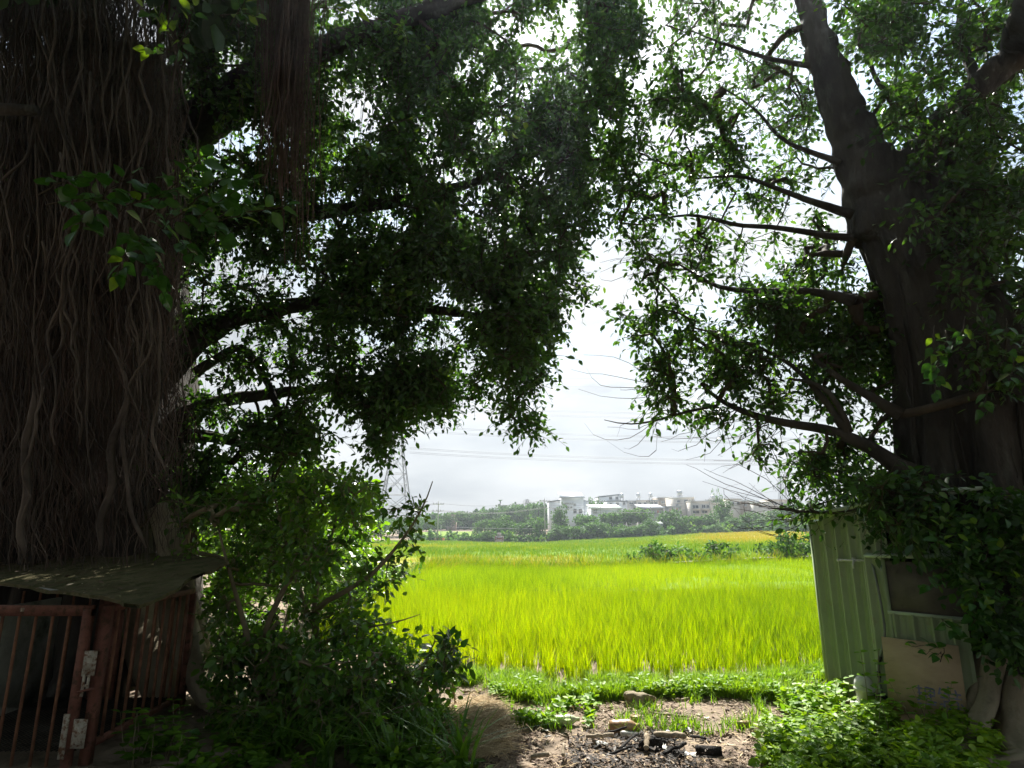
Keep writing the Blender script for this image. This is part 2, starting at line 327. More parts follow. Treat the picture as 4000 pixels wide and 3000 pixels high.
# ------------------------------------------------------------------ tree growing: limbs by hand, twigs reach for leaf clusters
class Tree:
    def __init__(s, root_loc):
        s.loc = np.array(root_loc, float); s.pos = []; s.par = []; s.paths = []; s.dirs = []
    def limb(s, pts, rad, attach=None):
        "hand-placed limb; resampled smoothly"
        pts = np.asarray(pts, float); rad = np.asarray(rad, float)
        dd = np.concatenate([[0], np.cumsum(np.linalg.norm(np.diff(pts, axis=0), axis=1))])
        n = max(4, int(dd[-1] / .16)); tt = np.linspace(0, dd[-1], n)
        # catmull-ish smoothing through cubic interpolation per axis
        out = np.stack([np.interp(tt, dd, pts[:, i]) for i in range(3)], -1)
        for _ in range(3): out[1:-1] = (out[:-2] + 2 * out[1:-1] + out[2:]) / 4
        r = np.interp(tt, dd, rad)
        amp = .25 * r[:, None]
        out[1:-1] += (rng.normal(0, 1, out.shape) * amp * .35)[1:-1]
        return out, r
    def seed(s, out):
        i0 = len(s.pos)
        for i, p in enumerate(out): s.pos.append(p); s.par.append(-1)
    def attach(s, clusters, step=.17, wob=.18, sag=.0, maxd=99):
        pos = np.zeros((len(s.pos) + len(clusters) * 40, 3)); n = len(s.pos); n0 = n
        pos[:n] = np.array(s.pos); par = list(s.par)
        d0 = np.array([np.min(np.linalg.norm(pos[:n] - c, axis=1)) for c in clusters])
        for ci in np.argsort(d0):
            c = clusters[ci]
            dv = c - pos[:n]; dist = np.linalg.norm(dv, axis=1)
            i = int(np.argmin(dist)); d = dist[i]
            k = min(38, max(2, int(d / step)))
            a = pos[i]; t = np.linspace(0, 1, k + 1)[1:, None]
            mid = (a + c) / 2 + rng.normal(0, wob, 3) * d * .6 + np.array([0, 0, sag * d])
            path = (1 - t) ** 2 * a + 2 * t * (1 - t) * mid + t * t * c
            if n + k > len(pos): pos = np.concatenate([pos, np.zeros((4000, 3))])
            ids = [i]
            for p in path:
                pos[n] = p; par.append(ids[-1]); ids.append(n); n += 1
            s.paths.append(ids)
        s.P = pos[:n]; s.par = par; s.n0 = n0
        cnt = np.zeros(n)
        for ids in s.paths: cnt[ids[-1]] += 1
        for i in range(n - 1, n0 - 1, -1):
            if par[i] >= 0: cnt[par[i]] += cnt[i]
        s.cnt = cnt
    def branches(s, name, m, parent, rk=.0075, rmin=.004, pw=.5, k_of=lambda r: 6 if r > .02 else (4 if r > .008 else 3)):
        mb = MB()
        for ids in s.paths:
            r = np.maximum(rmin, rk * s.cnt[ids] ** pw); r[0] = r[1]
            mb.tube(s.P[ids] - s.loc, r, k_of(r.max()), cap=False)
        return mb.obj(name, m, parent, smooth=True)
def sprays(clusters, per, Rr, L, W, tint_mu=.35, tint_sd=.2, droop=.35, shoots=6, lean=None, tintf=None):
    "leaves set along short shoots round each cluster centre; returns leaf arrays and shoot polylines"
    n = len(clusters)
    sd = unit(rng.normal(0, 1, (n, shoots, 3)) + np.array([0, 0, -.1]) + (0 if lean is None else lean))
    sl_ = rng.uniform(.55, 1.25, (n, shoots)) * Rr
    per_s = max(1, per // shoots)
    t = (np.arange(per_s) + .6)[None, None, :] / per_s * np.ones((n, shoots, 1)) + rng.normal(0, .06, (n, shoots, per_s))
    pos = clusters[:, None, None] + sd[:, :, None] * (sl_[:, :, None] * t)[..., None]
    pos[..., 2] -= (t * t * Rr * .25)
    d = unit(sd[:, :, None] * .55 + rng.normal(0, .62, pos.shape) + np.array([0, 0, -droop]))
    up = unit(rng.normal(0, .55, pos.shape) + np.array([0, 0, 1.0]))
    sz = np.clip(rng.normal(1, .2, pos.shape[:3]), .5, 1.5)
    ct = rng.normal(tint_mu, tint_sd, (n, 1, 1)) if tintf is None else tintf(clusters)[:, None, None]
    ti = ct + rng.normal(0, .12, sz.shape)
    e = clusters[:, None] + sd * sl_[..., None]; e[..., 2] -= Rr * .25
    lines = np.stack([np.broadcast_to(clusters[:, None], e.shape), (clusters[:, None] + e) / 2 + np.array([0, 0, Rr * .06]), e], 2).reshape(-1, 3, 3)
    return pos.reshape(-1, 3), d.reshape(-1, 3), up.reshape(-1, 3), (L * sz).ravel(), (W * sz).ravel(), ti.ravel(), lines
def thin_lines(lines, r, m, name, parent, loc):
    "many three-sided twigs at once; lines (n,k,3)"
    n, k, _ = lines.shape
    t = unit(lines[:, -1] - lines[:, 0]); ref = np.where(np.abs(t[:, 2:3]) < .7, np.array([[0, 0, 1.]]), np.array([[1., 0, 0]]))
    u = unit(np.cross(t, ref)); w = np.cross(t, u)
    rr = np.linspace(1, .35, k)[None, :] * (r if np.ndim(r) else np.full(n, r))[:, None]
    a = np.arange(3) * 2 * math.pi / 3
    off = np.cos(a)[None, :, None] * u[:, None] + np.sin(a)[None, :, None] * w[:, None]
    V = lines[:, :, None] + rr[:, :, None, None] * off[:, None]
    V = V.reshape(-1, 3) - loc
    base = []
    for i in range(k - 1):
        for j in range(3): base.append([i * 3 + j, i * 3 + (j + 1) % 3, (i + 1) * 3 + (j + 1) % 3, (i + 1) * 3 + j])
    Q = (np.arange(n)[:, None, None] * 3 * k + np.array(base)[None]).reshape(-1, 4)
    return obj(name, mesh_np(name, V, Q, None, m), parent)
BIGLEAF = []
for nm, ma in (('leaf', 'leaf_near'), ('leaf_yellow', 'leaf_young')):
    for bend in (0, .12, .25):
        t = LEAF8[0].copy(); t[:, 2] -= bend * t[:, 0] ** 2; t[:, 1] *= .52; t[:, 2] *= .6
        BIGLEAF.append(mesh_np(nm, t, LEAF8[1], LEAF8[2], M[ma], smooth=False))
def big_leaf(parent, pos, d, up, L, yellow=False):
    me = BIGLEAF[(3 if yellow else 0) + random.randrange(3)]
    o = bpy.data.objects.new('leaf', me); COL.objects.link(o); o.parent = parent
    d = unit(np.array(d, float)); s = unit(np.cross(up, d)); n = np.cross(d, s)
    m4 = Matrix([[d[0] * L, s[0] * L, n[0] * L, pos[0] - parent.location[0]], [d[1] * L, s[1] * L, n[1] * L, pos[1] - parent.location[1]], [d[2] * L, s[2] * L, n[2] * L, pos[2] - parent.location[2]], [0, 0, 0, 1]])
    o.matrix_local = m4
    return o
def near_twigs(parent, starts, nleaf, L, name='twig', yellow=.1, r=.006):
    "hand-placed twigs (polylines in space) that carry big single leaves"
    for pts in starts:
        pts = np.asarray(pts, float); dd = np.concatenate([[0], np.cumsum(np.linalg.norm(np.diff(pts, axis=0), axis=1))])
        n = 9; tt = np.linspace(0, dd[-1], n); c = np.stack([np.interp(tt, dd, pts[:, i]) for i in range(3)], -1)
        for _ in range(2): c[1:-1] = (c[:-2] + 2 * c[1:-1] + c[2:]) / 4
        c[1:-1] += rng.normal(0, .008, c[1:-1].shape)
        MB().tube(c - np.array(parent.location), np.linspace(r, r * .4, n), 5).obj(name, M['twig'], parent, smooth=True)
        side = unit(np.cross(c[-1] - c[0], [0, 0, 1.]))
        for i in range(nleaf):
            f = .25 + .75 * (i + rng.random() * .6) / nleaf; q = np.array([np.interp(f * (n - 1), np.arange(n), c[:, a]) for a in range(3)])
            tg = unit(c[-1] - c[0]); sg = 1 if i % 2 else -1
            d = unit(tg * rng.uniform(.2, .9) + side * sg * rng.uniform(.5, 1.1) + np.array([0, rng.normal(0, .4), rng.normal(-.1, .45)]))
            if i == nleaf - 1: d = tg
            big_leaf(parent, q, d, unit(rng.normal(0, .45, 3) + np.array([0, -.35, .8])), L * rng.uniform(.7, 1.15), rng.random() < yellow)

# ================================================================== SETTING: ground and fields
rad = np.concatenate([[0], np.geomspace(.6, 392, 110)]); NA = 256
ang = np.arange(NA) * 2 * math.pi / NA
X = np.outer(rad[1:], np.sin(ang)); Yv = np.outer(rad[1:], np.cos(ang))
Z = terrain(X, Yv) + (vnoise(X, Yv, 3, 1.3) - .5) * .07 * (np.hypot(X, Yv) < 60)
V = np.concatenate([[[0, 0, 0]], np.stack([X, Yv, Z], -1).reshape(-1, 3)])
nr = len(rad) - 1
i = np.arange(nr - 1)[:, None]; j = np.arange(NA)[None]; j2 = (j + 1) % NA
Q = np.stack([1 + i * NA + j, 1 + (i + 1) * NA + j, 1 + (i + 1) * NA + j2, 1 + i * NA + j2], -1).reshape(-1, 4)
T = np.stack([np.zeros(NA), 1 + np.arange(NA), 1 + (np.arange(NA) + 1) % NA], -1)
M['ground'] = mat('earth', (.17, .13, .1), (.32, .255, .19), scale=1.1, rough=.95, spec=.1, bump=1, bscale=16, spots=((.11, .085, .065), 4, .5, .7))
tag(obj('ground', mesh_np('ground', V, Q, T, M['ground'], smooth=True)), kind='structure')

F1_px = [(1200, 2520), (1500, 2400), (1440, 2330), (1660, 2268), (1790, 2252), (2080, 2260), (2500, 2250), (3150, 2216), (3900, 2180), (4300, 2300), (3500, 2620), (2900, 2668), (2300, 2672), (1750, 2640)]
F1 = [tuple(G(a, b)[:2]) for a, b in F1_px]
def field_pts(poly, dens, ymin, ymax, jit=.5):
    s = 1 / math.sqrt(dens); ys = np.arange(ymin, ymax, s); res = []
    xs = np.arange(-40, 60, s); gx, gy = np.meshgrid(xs, ys); gx = gx.ravel(); gy = gy.ravel()
    k = (np.abs(gx) < gy * 1.0 + 2); gx, gy = gx[k], gy[k]
    w_ = 4.0 * (vnoise(gx, gx * 0 + 3, 77, .3) - .5) + rng.uniform(-1.5, 1.5, len(gx))
    k = ((gy > ymin + w_ * (ymin > 10)) & (gy < ymax - 3 + w_ * (ymax < 40))) if ymax < 60 else (gy > 0); gx, gy = gx[k], gy[k]
    gx = gx + rng.uniform(-jit, jit, len(gx)) * s; gy = gy + rng.uniform(-jit, jit, len(gy)) * s
    k = in_poly(gx, gy, poly); return gx[k], gy[k]
def rice(name, poly, dens, ymin, ymax, per, h, w, segs, spread, tmu, label, m='rice', lean=(.05, .55), tf=None, gap=0.0):
    gx, gy = field_pts(poly, dens, ymin, ymax, .28)
    if gap:
        k = vnoise(gx, gy, 11, .45) > gap; gx, gy = gx[k], gy[k]
    n = len(gx); hh = h * (.78 + .26 * vnoise(gx, gy, 4, .35) + .2 * vnoise(gx, gy, 14, .12))
    hx = np.repeat(gx, per) + rng.normal(0, spread, n * per); hy = np.repeat(gy, per) + rng.normal(0, spread, n * per)
    hz = terrain(hx, hy)
    hh = hh * (.62 + .38 * sstep(8.2, 11.5, gy + 1.6 * (vnoise(gx, gy, 31, .9) - .5)))
    H = np.repeat(hh, per) * rng.uniform(.65, 1.12, n * per)
    tn = (tf(gx, gy) if tf else .42 + .12 * np.clip((gy - 8) / 30, 0, 1) + (vnoise(gx, gy, 8, .22) - .5) * .4 + (vnoise(gx, gy, 18, .08) - .5) * .3)
    Vb, Qb = blades(np.stack([hx, hy, hz], -1), rng.uniform(0, 2 * math.pi, n * per), H, w * rng.uniform(.7, 1.3, n * per), rng.uniform(lean[0], lean[1], n * per), segs)
    tt = np.repeat(np.repeat(tn + rng.normal(0, .1, n), per) + rng.normal(0, .2, n * per), segs)
    return tag(obj(name, mesh_np(name, Vb, Qb, None, M[m], tt)), label=label, cat='rice', kind='stuff')
rice('rice_plants', F1, 17, 7.5, 19, 38, .6, .012, 3, .045, .42, 'tall bright green rice plants at the near edge of the paddy')
rice('rice_plants', F1, 13, 14, 31, 24, .62, .017, 2, .07, .5, 'bright green rice in the middle of the near paddy')
rice('rice_plants', F1, 8, 25, 52, 14, .64, .035, 2, .1, .58, 'yellow-green rice at the far end of the near paddy')
def sheet(name, poly, h, tfun, ymin, ymax, step, label=None):
    "closed crop surface below the leaf tips"
    ys = np.arange(ymin, ymax, step); xs = np.arange(-70, 90, step); gx, gy = np.meshgrid(xs, ys)
    z = terrain(gx, gy) + h + (vnoise(gx, gy, 9, .8) - .5) * .12
    ny, nx = gx.shape; idx = np.arange(ny * nx).reshape(ny, nx)
    Q = np.stack([idx[:-1, :-1], idx[:-1, 1:], idx[1:, 1:], idx[1:, :-1]], -1).reshape(-1, 4)
    cx = (gx[:-1, :-1] + step / 2).ravel(); cy = (gy[:-1, :-1] + step / 2).ravel(); k = in_poly(cx, cy, poly)
    V = np.stack([gx, gy, z], -1).reshape(-1, 3)
    o = obj(name, mesh_np(name, V, Q[k], None, M['rice_far'], tfun(cx[k], cy[k])))
    return tag(o, kind='structure')
sheet('rice_field', F1, .3, lambda x, y: .3 + .2 * vnoise(x, y, 8, .3), 17, 48, .6)
F2_px = [(300, 2330), (1150, 2330), (1500, 2290), (1640, 2258), (1790, 2242), (2080, 2250), (2480, 2236), (3150, 2204), (3700, 2176), (3700, 2075), (3080, 2082), (2600, 2092), (2300, 2108), (2130, 2130), (1900, 2128), (1740, 2118), (1300, 2120), (300, 2140)]
F2 = [tuple(G(a, b)[:2]) for a, b in F2_px]
def f2t(x, y):
    px, py, _ = pix(np.stack([x, y, terrain(x, y) + .5], -1))
    t = .34 + .22 * (vnoise(x, y, 21, .06) - .3)
    t = t + .62 * sstep(2500, 2900, px) * sstep(2130, 2105, py)                      # ripe strip far right
    t = t + .62 * np.exp(-((py - (2186 - (px - 1700) * .004)) / 13) ** 2) * sstep(2420, 2250, px)     # ripe strip by the near bund
    t = t + .35 * np.exp(-((py - 2140 - (px - 1950) * .02) / 7) ** 2) * sstep(2250, 2050, px) * (vnoise(x, y, 33, .2) > .35)
    return np.clip(t, 0, 1)
sheet('rice_field', F2, .42, f2t, 30, 165, 1.0)
rice('rice_plants', F2, 2.4, 34, 90, 12, .7, .09, 1, .2, .5, 'green and yellowing rice beyond the weedy bund', m='rice_far', tf=f2t, lean=(.1, .45))
rice('rice_plants', F2, .9, 90, 160, 12, .75, .17, 1, .35, .5, 'ripening rice in front of the far tree line', m='rice_far', tf=f2t, lean=(.1, .45))
F3_px = [(1600, 2105), (1700, 2100), (1900, 2104), (1900, 2088), (1880, 2082), (1740, 2084), (1600, 2086)]
F3 = [tuple(G(a, b)[:2]) for a, b in F3_px]
sheet('rice_field', F3, .5, lambda x, y: .35 + .1 * vnoise(x, y, 8, .1), 100, 320, 3.0)

# grassy fringe, litter and weeds of the clearing
def grass(name, pxpoly, n, h, w, label, tmu=.6, m='weed', per=6, seed=0, clump=.8, lean=(.2, 1.1)):
    poly = np.array(pxpoly, float); lo, hi = poly.min(0), poly.max(0)
    q = rng.uniform(lo, hi, (n * 4, 2)); q = q[in_poly(q[:, 0], q[:, 1], poly)]
    v = vnoise(q[:, 0], q[:, 1] * 2.5, seed, 1 / 90.); q = q[rng.random(len(q)) < np.clip((v - .5) * 4 * clump + .5, .02, 1)][:n]
    g = np.array([G(a, b) for a, b in q]); k = len(g)
    pos = np.repeat(g, per, 0) + rng.normal(0, .025, (k * per, 3)) * np.array([1, 1, 0]); 
    Vb, Qb = blades(pos, rng.uniform(0, 6.28, k * per), h * rng.uniform(.5, 1.3, k * per), w * rng.uniform(.7, 1.3, k * per), rng.uniform(*lean, k * per), 2)
    return tag(obj(name, mesh_np(name, Vb, Qb, None, M[m], np.repeat(tmu + rng.normal(0, .2, k * per), 2))), label=label, cat='grass', kind='stuff')
grass('grass', [(1760, 2640), (2300, 2672), (2900, 2668), (3320, 2610), (3330, 2690), (3050, 2740), (2700, 2720), (2300, 2745), (2000, 2740), (1850, 2700)], 4200, .17, .011, 'light green grass fringe between the bare earth and the paddy', .95, clump=.5, per=7)
grass('grass', [(1950, 2740), (2750, 2720), (3050, 2740), (3020, 2850), (2800, 2880), (2300, 2860), (2000, 2850)], 260, .13, .01, 'sparse pale green grass tufts on the bare earth', .7, clump=2.2, seed=4)
grass('grass', [(1400, 2330), (1640, 2222), (1700, 2235), (1480, 2360), (1250, 2380), (1100, 2300), (1300, 2260)], 700, .7, .035, 'grey-green tall grass along the ditch', .3, clump=.3, per=8)
def leafy(name, pxpoly, n, h, L, label, tmu=.55, per=9, seed=0, clump=.8, hmap=None):
    "mass of low leafy weeds"
    poly = np.array(pxpoly, float); lo, hi = poly.min(0), poly.max(0)
    q = rng.uniform(lo, hi, (n * 5, 2)); q = q[in_poly(q[:, 0], q[:, 1], poly)]
    v = vnoise(q[:, 0], q[:, 1] * 2.5, seed, 1 / 90.); q = q[rng.random(len(q)) < np.clip((v - .5) * 4 * clump + .5, .02, 1)][:n]
    g = np.array([G(a, b) for a, b in q]); k = len(g); hh = h * rng.uniform(.4, 1.2, k)
    top = g + np.stack([rng.normal(0, .04, k), rng.normal(0, .04, k), hh], -1)
    t = rng.uniform(.3, 1, (k, per)); pos = g[:, None] * (1 - t[..., None]) + top[:, None] * t[..., None]
    d = rng.normal(0, 1, pos.shape); d[..., 2] = rng.normal(.05, .3, t.shape); d = unit(d)
    up = unit(rng.normal(0, .35, pos.shape) + np.array([0, 0, 1]))
    sz = np.clip(rng.normal(1, .25, t.shape), .4, 1.5).ravel() * L
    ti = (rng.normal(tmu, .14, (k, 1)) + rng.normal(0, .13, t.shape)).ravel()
    V, Q = leaves(pos.reshape(-1, 3), d.reshape(-1, 3), up.reshape(-1, 3), sz, sz * .6)
    o = tag(obj(name, mesh_np(name, V, Q, None, M['weed'], np.repeat(ti, 2))), label=label, cat='weeds', kind='stuff')
    return o
leafy('ground_weeds', [(3150, 2650), (3300, 2640), (3330, 2780), (3400, 2850), (3470, 2800), (3560, 2770), (3830, 2850), (3900, 2960), (3880, 3120), (2980, 3120), (2990, 2960), (3080, 2850), (3020, 2740)], 1300, .2, .068, 'sunlit leafy weeds growing thick in front of the green shed', .85)
leafy('ground_weeds', [(3050, 2740), (3200, 2720), (3560, 2850), (3800, 2900), (3780, 3100), (3000, 3120), (2940, 2900)], 900, .13, .045, 'small-leaved creeping weeds around the edge of the weed bed', .95, clump=1.2, seed=3)
leafy('ground_weeds', [(1790, 2670), (2330, 2685), (3060, 2685), (3060, 2730), (2330, 2738), (1900, 2745)], 620, .15, .05, 'low bright weeds at the foot of the rice', .8, clump=1.2)
leafy('ground_weeds', [(1980, 2770), (2330, 2760), (2300, 2850), (2050, 2840)], 55, .12, .07, 'small bright weeds sprouting on the bare earth', .75, clump=2)
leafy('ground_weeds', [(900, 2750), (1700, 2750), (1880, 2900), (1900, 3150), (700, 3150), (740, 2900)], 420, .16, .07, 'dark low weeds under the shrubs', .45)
# dead leaves and chips
def flakes(name, pxpoly, n, L, m, label, seed=0, clump=.5, zj=.01, cat='litter', tmu=.45, asp=.35):
    poly = np.array(pxpoly, float); lo, hi = poly.min(0), poly.max(0)
    q = rng.uniform(lo, hi, (n * 3, 2)); q = q[in_poly(q[:, 0], q[:, 1], poly)]
    v = vnoise(q[:, 0], q[:, 1] * 2.5, seed, 1 / 90.); q = q[rng.random(len(q)) < np.clip((v - .5) * 4 * clump + .6, .05, 1)][:n]
    g = np.array([G(a, b) for a, b in q]); k = len(g); g[:, 2] = terrain(g[:, 0], g[:, 1]) + (vnoise(g[:, 0], g[:, 1], 3, 1.3) - .5) * .07 + rng.uniform(.0, zj, k) + .004
    d = rng.normal(0, 1, (k, 3)); d[:, 2] *= .18; up = unit(rng.normal(0, .3, (k, 3)) + np.array([0, 0, 1]))
    sz = np.clip(rng.normal(1, .35, k), .3, 2) * L
    V, Q = leaves(g, d, up, sz, sz * asp * rng.uniform(.5, 1.4, k))
    return tag(obj(name, mesh_np(name, V, Q, None, M[m], np.repeat(tmu + rng.normal(0, .28, k), 2))), label=label, cat=cat, kind='stuff')
EARTH = [(1800, 2730), (2300, 2720), (3050, 2720), (3100, 2850), (3060, 3180), (1700, 3180)]
flakes('leaf_litter', EARTH, 13000, .042, 'litter', 'brown dead leaves and chips strewn over the bare earth')
flakes('leaf_litter', EARTH, 1500, .09, 'straw', 'straw bits scattered over the bare earth', seed=9, asp=.08)
flakes('ash_heap', [(2230, 2870), (2560, 2840), (2760, 2880), (2780, 3000), (2650, 3080), (2300, 3080), (2200, 2960)], 1500, .05, 'ash', 'black ash and scraps of the burnt rubbish heap', clump=.3, zj=.07, cat='ash', tmu=.35)
# straw heap left of the clearing
sp_ = []
poly = [(1790, 2780), (1860, 2720), (1960, 2780), (1990, 2900), (1930, 2980), (1800, 2980)]
q = rng.uniform([1780, 2740], [1980, 2960], (900, 2)); q = q[in_poly(q[:, 0], q[:, 1], poly)]
g = np.array([G(a, b) for a, b in q]); cc = g.mean(0); dist = np.linalg.norm((g - cc)[:, :2], axis=1); g[:, 2] += np.maximum(0, .16 - dist * .2) * rng.random(len(g))
g = np.repeat(g, 3, 0) + rng.normal(0, .07, (len(g) * 3, 3)) * np.array([1, 1, .15]); k = len(g)
az = rng.normal(.5, .9, k); el = rng.normal(.05, .22, k); Ls = rng.uniform(.12, .38, k)
dv = np.stack([np.cos(az) * np.cos(el), np.sin(az) * np.cos(el), np.sin(el)], -1) * Ls[:, None]; g[:, 2] = np.maximum(g[:, 2], .02) + rng.uniform(0, .03, k)
o = thin_lines(np.stack([g - dv / 2, g + [0, 0, .015], g + dv / 2], 1), np.full(k, .0032), M['straw'], 'straw_heap', None, np.zeros(3))
at_ = o.data.attributes.new('tint', 'FLOAT', 'FACE'); at_.data.foreach_set('value', np.repeat(np.clip(rng.normal(.6, .25, k), 0, 1), 6).astype(np.float32))
tag(o, 'dry straw coloured grass heap beside the shrub', 'straw heap', kind='stuff')

# ================================================================== LEFT BANYAN
LB = np.array([-5.6, 8.6, 0.0])
lt = empty('banyan_tree', LB); tag(lt, 'huge dark banyan on the left hung with curtains of aerial roots', 'tree')
def sweep_trunk(name, axis, rad, m, parent, loc, k=72, flute=.1, lobes=9, rings=60, base_flare=.5, seed=1, smooth=True):
    axis = np.asarray(axis, float); dd = np.linspace(0, 1, len(axis)); tt = np.linspace(0, 1, rings)
    c = np.stack([np.interp(tt, dd, axis[:, i]) for i in range(3)], -1)
    for _ in range(6): c[1:-1] = (c[:-2] + 2 * c[1:-1] + c[2:]) / 4
    r = np.interp(tt, dd, rad)
    a = np.arange(k) * 2 * math.pi / k
    f = np.ones((rings, k))
    for q in range(4):
        kk = lobes * (q + 1) * .8 + q; ph = rng.uniform(0, 6.28)
        f += flute / (q + 1) ** .7 * np.sin(np.round(kk) * a[None] + ph + tt[:, None] * rng.uniform(-3, 3) + 1.4 * np.sin(tt[:, None] * 7 + q))
    f += (vnoise(np.cos(a)[None] * 5 + 20 + 0 * tt[:, None], np.sin(a)[None] * 5 + 20 + tt[:, None] * 6, seed, 1.5) - .5) * .16
    f += (base_flare * (np.clip(1 - tt / .16, 0, 1) ** 1.6))[:, None] * (1 + .6 * np.sin(6 * a + 1)[None])
    mb = MB(); mb.tube(c - loc, r, k, cap=True, flute=f)
    return mb.obj(name, m, parent, smooth=smooth)
sweep_trunk('trunk', [[-6.5, 8.9, -.2], [-6.4, 8.8, 1.5], [-6.6, 8.8, 4], [-7.0, 9.0, 7], [-7.2, 9.2, 10]], [1.75, 1.5, 1.4, 1.25, 1.0], M['bark'], lt, LB, base_flare=.25)
# pale buttress roots beside the cage
def root_tube(name, pts, rad, m, parent, loc, k=22, fl=.24):
    pts = np.asarray(pts, float); n = 26; dd = np.linspace(0, 1, len(pts)); tt = np.linspace(0, 1, n)
    c = np.stack([np.interp(tt, dd, pts[:, i]) for i in range(3)], -1)
    for _ in range(3): c[1:-1] = (c[:-2] + 2 * c[1:-1] + c[2:]) / 4
    r = np.interp(tt, dd, rad); a = np.arange(k) * 2 * math.pi / k
    f = 1 + fl * np.sin(2 * a[None] + tt[:, None] * 4 + rng.uniform(0, 6)) + fl * .6 * np.sin(3 * a[None] - tt[:, None] * 7 + rng.uniform(0, 6)) + rng.normal(0, .02, (n, k))
    return MB().tube(c - loc, r, k, True, f).obj(name, m, parent, smooth=True)
root_tube('root', [P(620, 1980, 7.6), P(660, 2120, 7.5), P(690, 2260, 7.4), P(700, 2420, 7.3), P(745, 2560, 7.2), P(800, 2700, 7.1), P(830, 2790, 7.0)], [.1, .12, .14, .17, .18, .15, .08], M['paleroot'], lt, LB)
root_tube('root', [P(690, 2330, 7.3), P(760, 2420, 7.5), P(790, 2560, 7.6), P(860, 2700, 7.4)], [.12, .1, .08, .05], M['paleroot'], lt, LB)
root_tube('root', [P(560, 2300, 7.8), P(580, 2480, 7.6), P(620, 2640, 7.4), P(660, 2780, 7.2)], [.28, .25, .25, .2], M['paleroot'], lt, LB)
for a, b in ((200, 7.9), (330, 7.7), (450, 7.6)):
    root_tube('root', [P(a + 60, 1900, b), P(a + 40, 2300, b), P(a - 10, 2600, b - .2), P(a - 60, 2800, b - .4)], [.2, .22, .24, .26], M['bark'], lt, LB)
def rough_limb(c, r_, k):
    n = len(c); a = np.arange(k) * 2 * math.pi / k; t = np.linspace(0, n * .16, n)
    ph = rng.uniform(0, 40)
    f = 1 + .2 * (vnoise(np.cos(a)[None] * 1.4 + ph, np.sin(a)[None] * 1.4 + t[:, None] * .8 + ph, 3, 1.3) - .5) + .2 * (vnoise(np.cos(a)[None] * 4 + ph, np.sin(a)[None] * 4 + t[:, None] * 1.2 + ph, 5, 1.2) - .5)
    return MB().tube(c, r_, k, True, f)
LT = Tree(LB)
limbs_L = [
    ([(-6.2, 9.0, 6.0), P(500, 560, 8.6), P(820, 400, 8.6), P(1060, 250, 8.6), P(1500, 120, 8.9), P(2000, 40, 9.4)], [.34, .22, .13, .09, .06, .03]),
    ([(-6, 8.9, 4.6), P(650, 900, 8.7), P(1050, 850, 8.8), P(1500, 800, 9.1), P(1900, 700, 9.4), P(2250, 520, 9.6)], [.32, .22, .14, .1, .07, .03]),
    ([(-5.6, 8.7, 3.6), P(700, 1380, 8.6), P(880, 1250, 8.7), P(1200, 1180, 8.9), P(1600, 1200, 9.2), P(2000, 1250, 9.5)], [.34, .2, .15, .11, .08, .04]),
    ([(-5.4, 8.6, 2.9), P(700, 1620, 8.7), P(900, 1560, 9), P(1200, 1520, 9.6), P(1500, 1500, 10), P(1850, 1560, 10.4)], [.26, .13, .1, .08, .06, .03]),
    ([P(660, 1700, 8.8), P(850, 1700, 9), P(1000, 1760, 9.2), P(1250, 1740, 9.5)], [.15, .08, .06, .03]),
    ([P(760, 1460, 8.7), P(950, 1330, 8.9), P(1080, 1560, 9.0), P(1120, 1800, 9.0)], [.08, .06, .05, .03]),
    ([(-7.2, 8.8, 9.0), (-6.2, 6.0, 10.4), (-5, 3, 9.8), (-3.5, 0, 9.0)], [.4, .3, .2, .1]),
    ([(-6.2, 9.0, 7.5), (-4.5, 8.5, 9.2), (-2, 8.0, 9.9), (.5, 7.5, 10.3)], [.35, .25, .15, .06]),
]
for pts, rd in limbs_L:
    o_, r_ = LT.limb(pts, rd); LT.seed(o_)
    rough_limb(o_ - LB, r_, 16).obj('branch', M['bark'], lt, smooth=True)
Lp = []
def addc(lst, poly, n, Y0, Y1, clump=.8, seed=0): lst.append(scatter_px(poly, n, Y0, Y1, clump, seed))
addc(Lp, [(1150, -150), (2580, -150), (2460, 300), (2440, 560), (2330, 850), (2230, 1010), (1600, 1050), (1150, 900)], 1500, 7.7, 11.0, .7, 1)
addc(Lp, [(650, -150), (1200, -150), (1200, 620), (900, 560), (700, 300)], 430, 7.4, 9.8, .8, 2)
addc(Lp, [(600, 560), (1200, 620), (1200, 1000), (700, 1000)], 260, 7.8, 10, .8, 3)
addc(Lp, [(1300, 900), (2250, 950), (2180, 1180), (2200, 1380), (2050, 1470), (1350, 1500), (1250, 1200)], 640, 7.8, 10.8, .6, 4)
addc(Lp, [(700, 1000), (1350, 1000), (1350, 1500), (1000, 1560), (690, 1450)], 120, 7.8, 10, 1.3, 5)
addc(Lp, [(1300, 1450), (2020, 1400), (2030, 1480), (1970, 1590), (1850, 1560), (1620, 1600), (1500, 1640), (1300, 1560)], 200, 8, 10.4, .8, 6)
addc(Lp, [(1420, 1600), (1620, 1600), (1620, 1720), (1440, 1760)], 16, 8.2, 9.4, .8, 7)
addc(Lp, [(700, 1560), (1350, 1550), (1300, 1700), (1150, 1800), (700, 1750)], 90, 8, 10, 1.0, 8)
addc(Lp, [(640, 1750), (1150, 1760), (1050, 1950), (650, 2000)], 90, 8, 10, .6, 9)
addc(Lp, [(2100, 1560), (2140, 1620), (2090, 1690), (1960, 1690), (1990, 1560)], 14, 8.6, 9.6, .3, 10)
addc(Lp, [(2230, 1080), (2300, 1100), (2310, 1180), (2250, 1180)], 3, 9, 9.6, .3, 10)
addc(Lp, [(2060, 1420), (2130, 1440), (2120, 1510), (2060, 1500)], 5, 8.8, 9.6, .3, 10)
LC = np.concatenate(Lp)
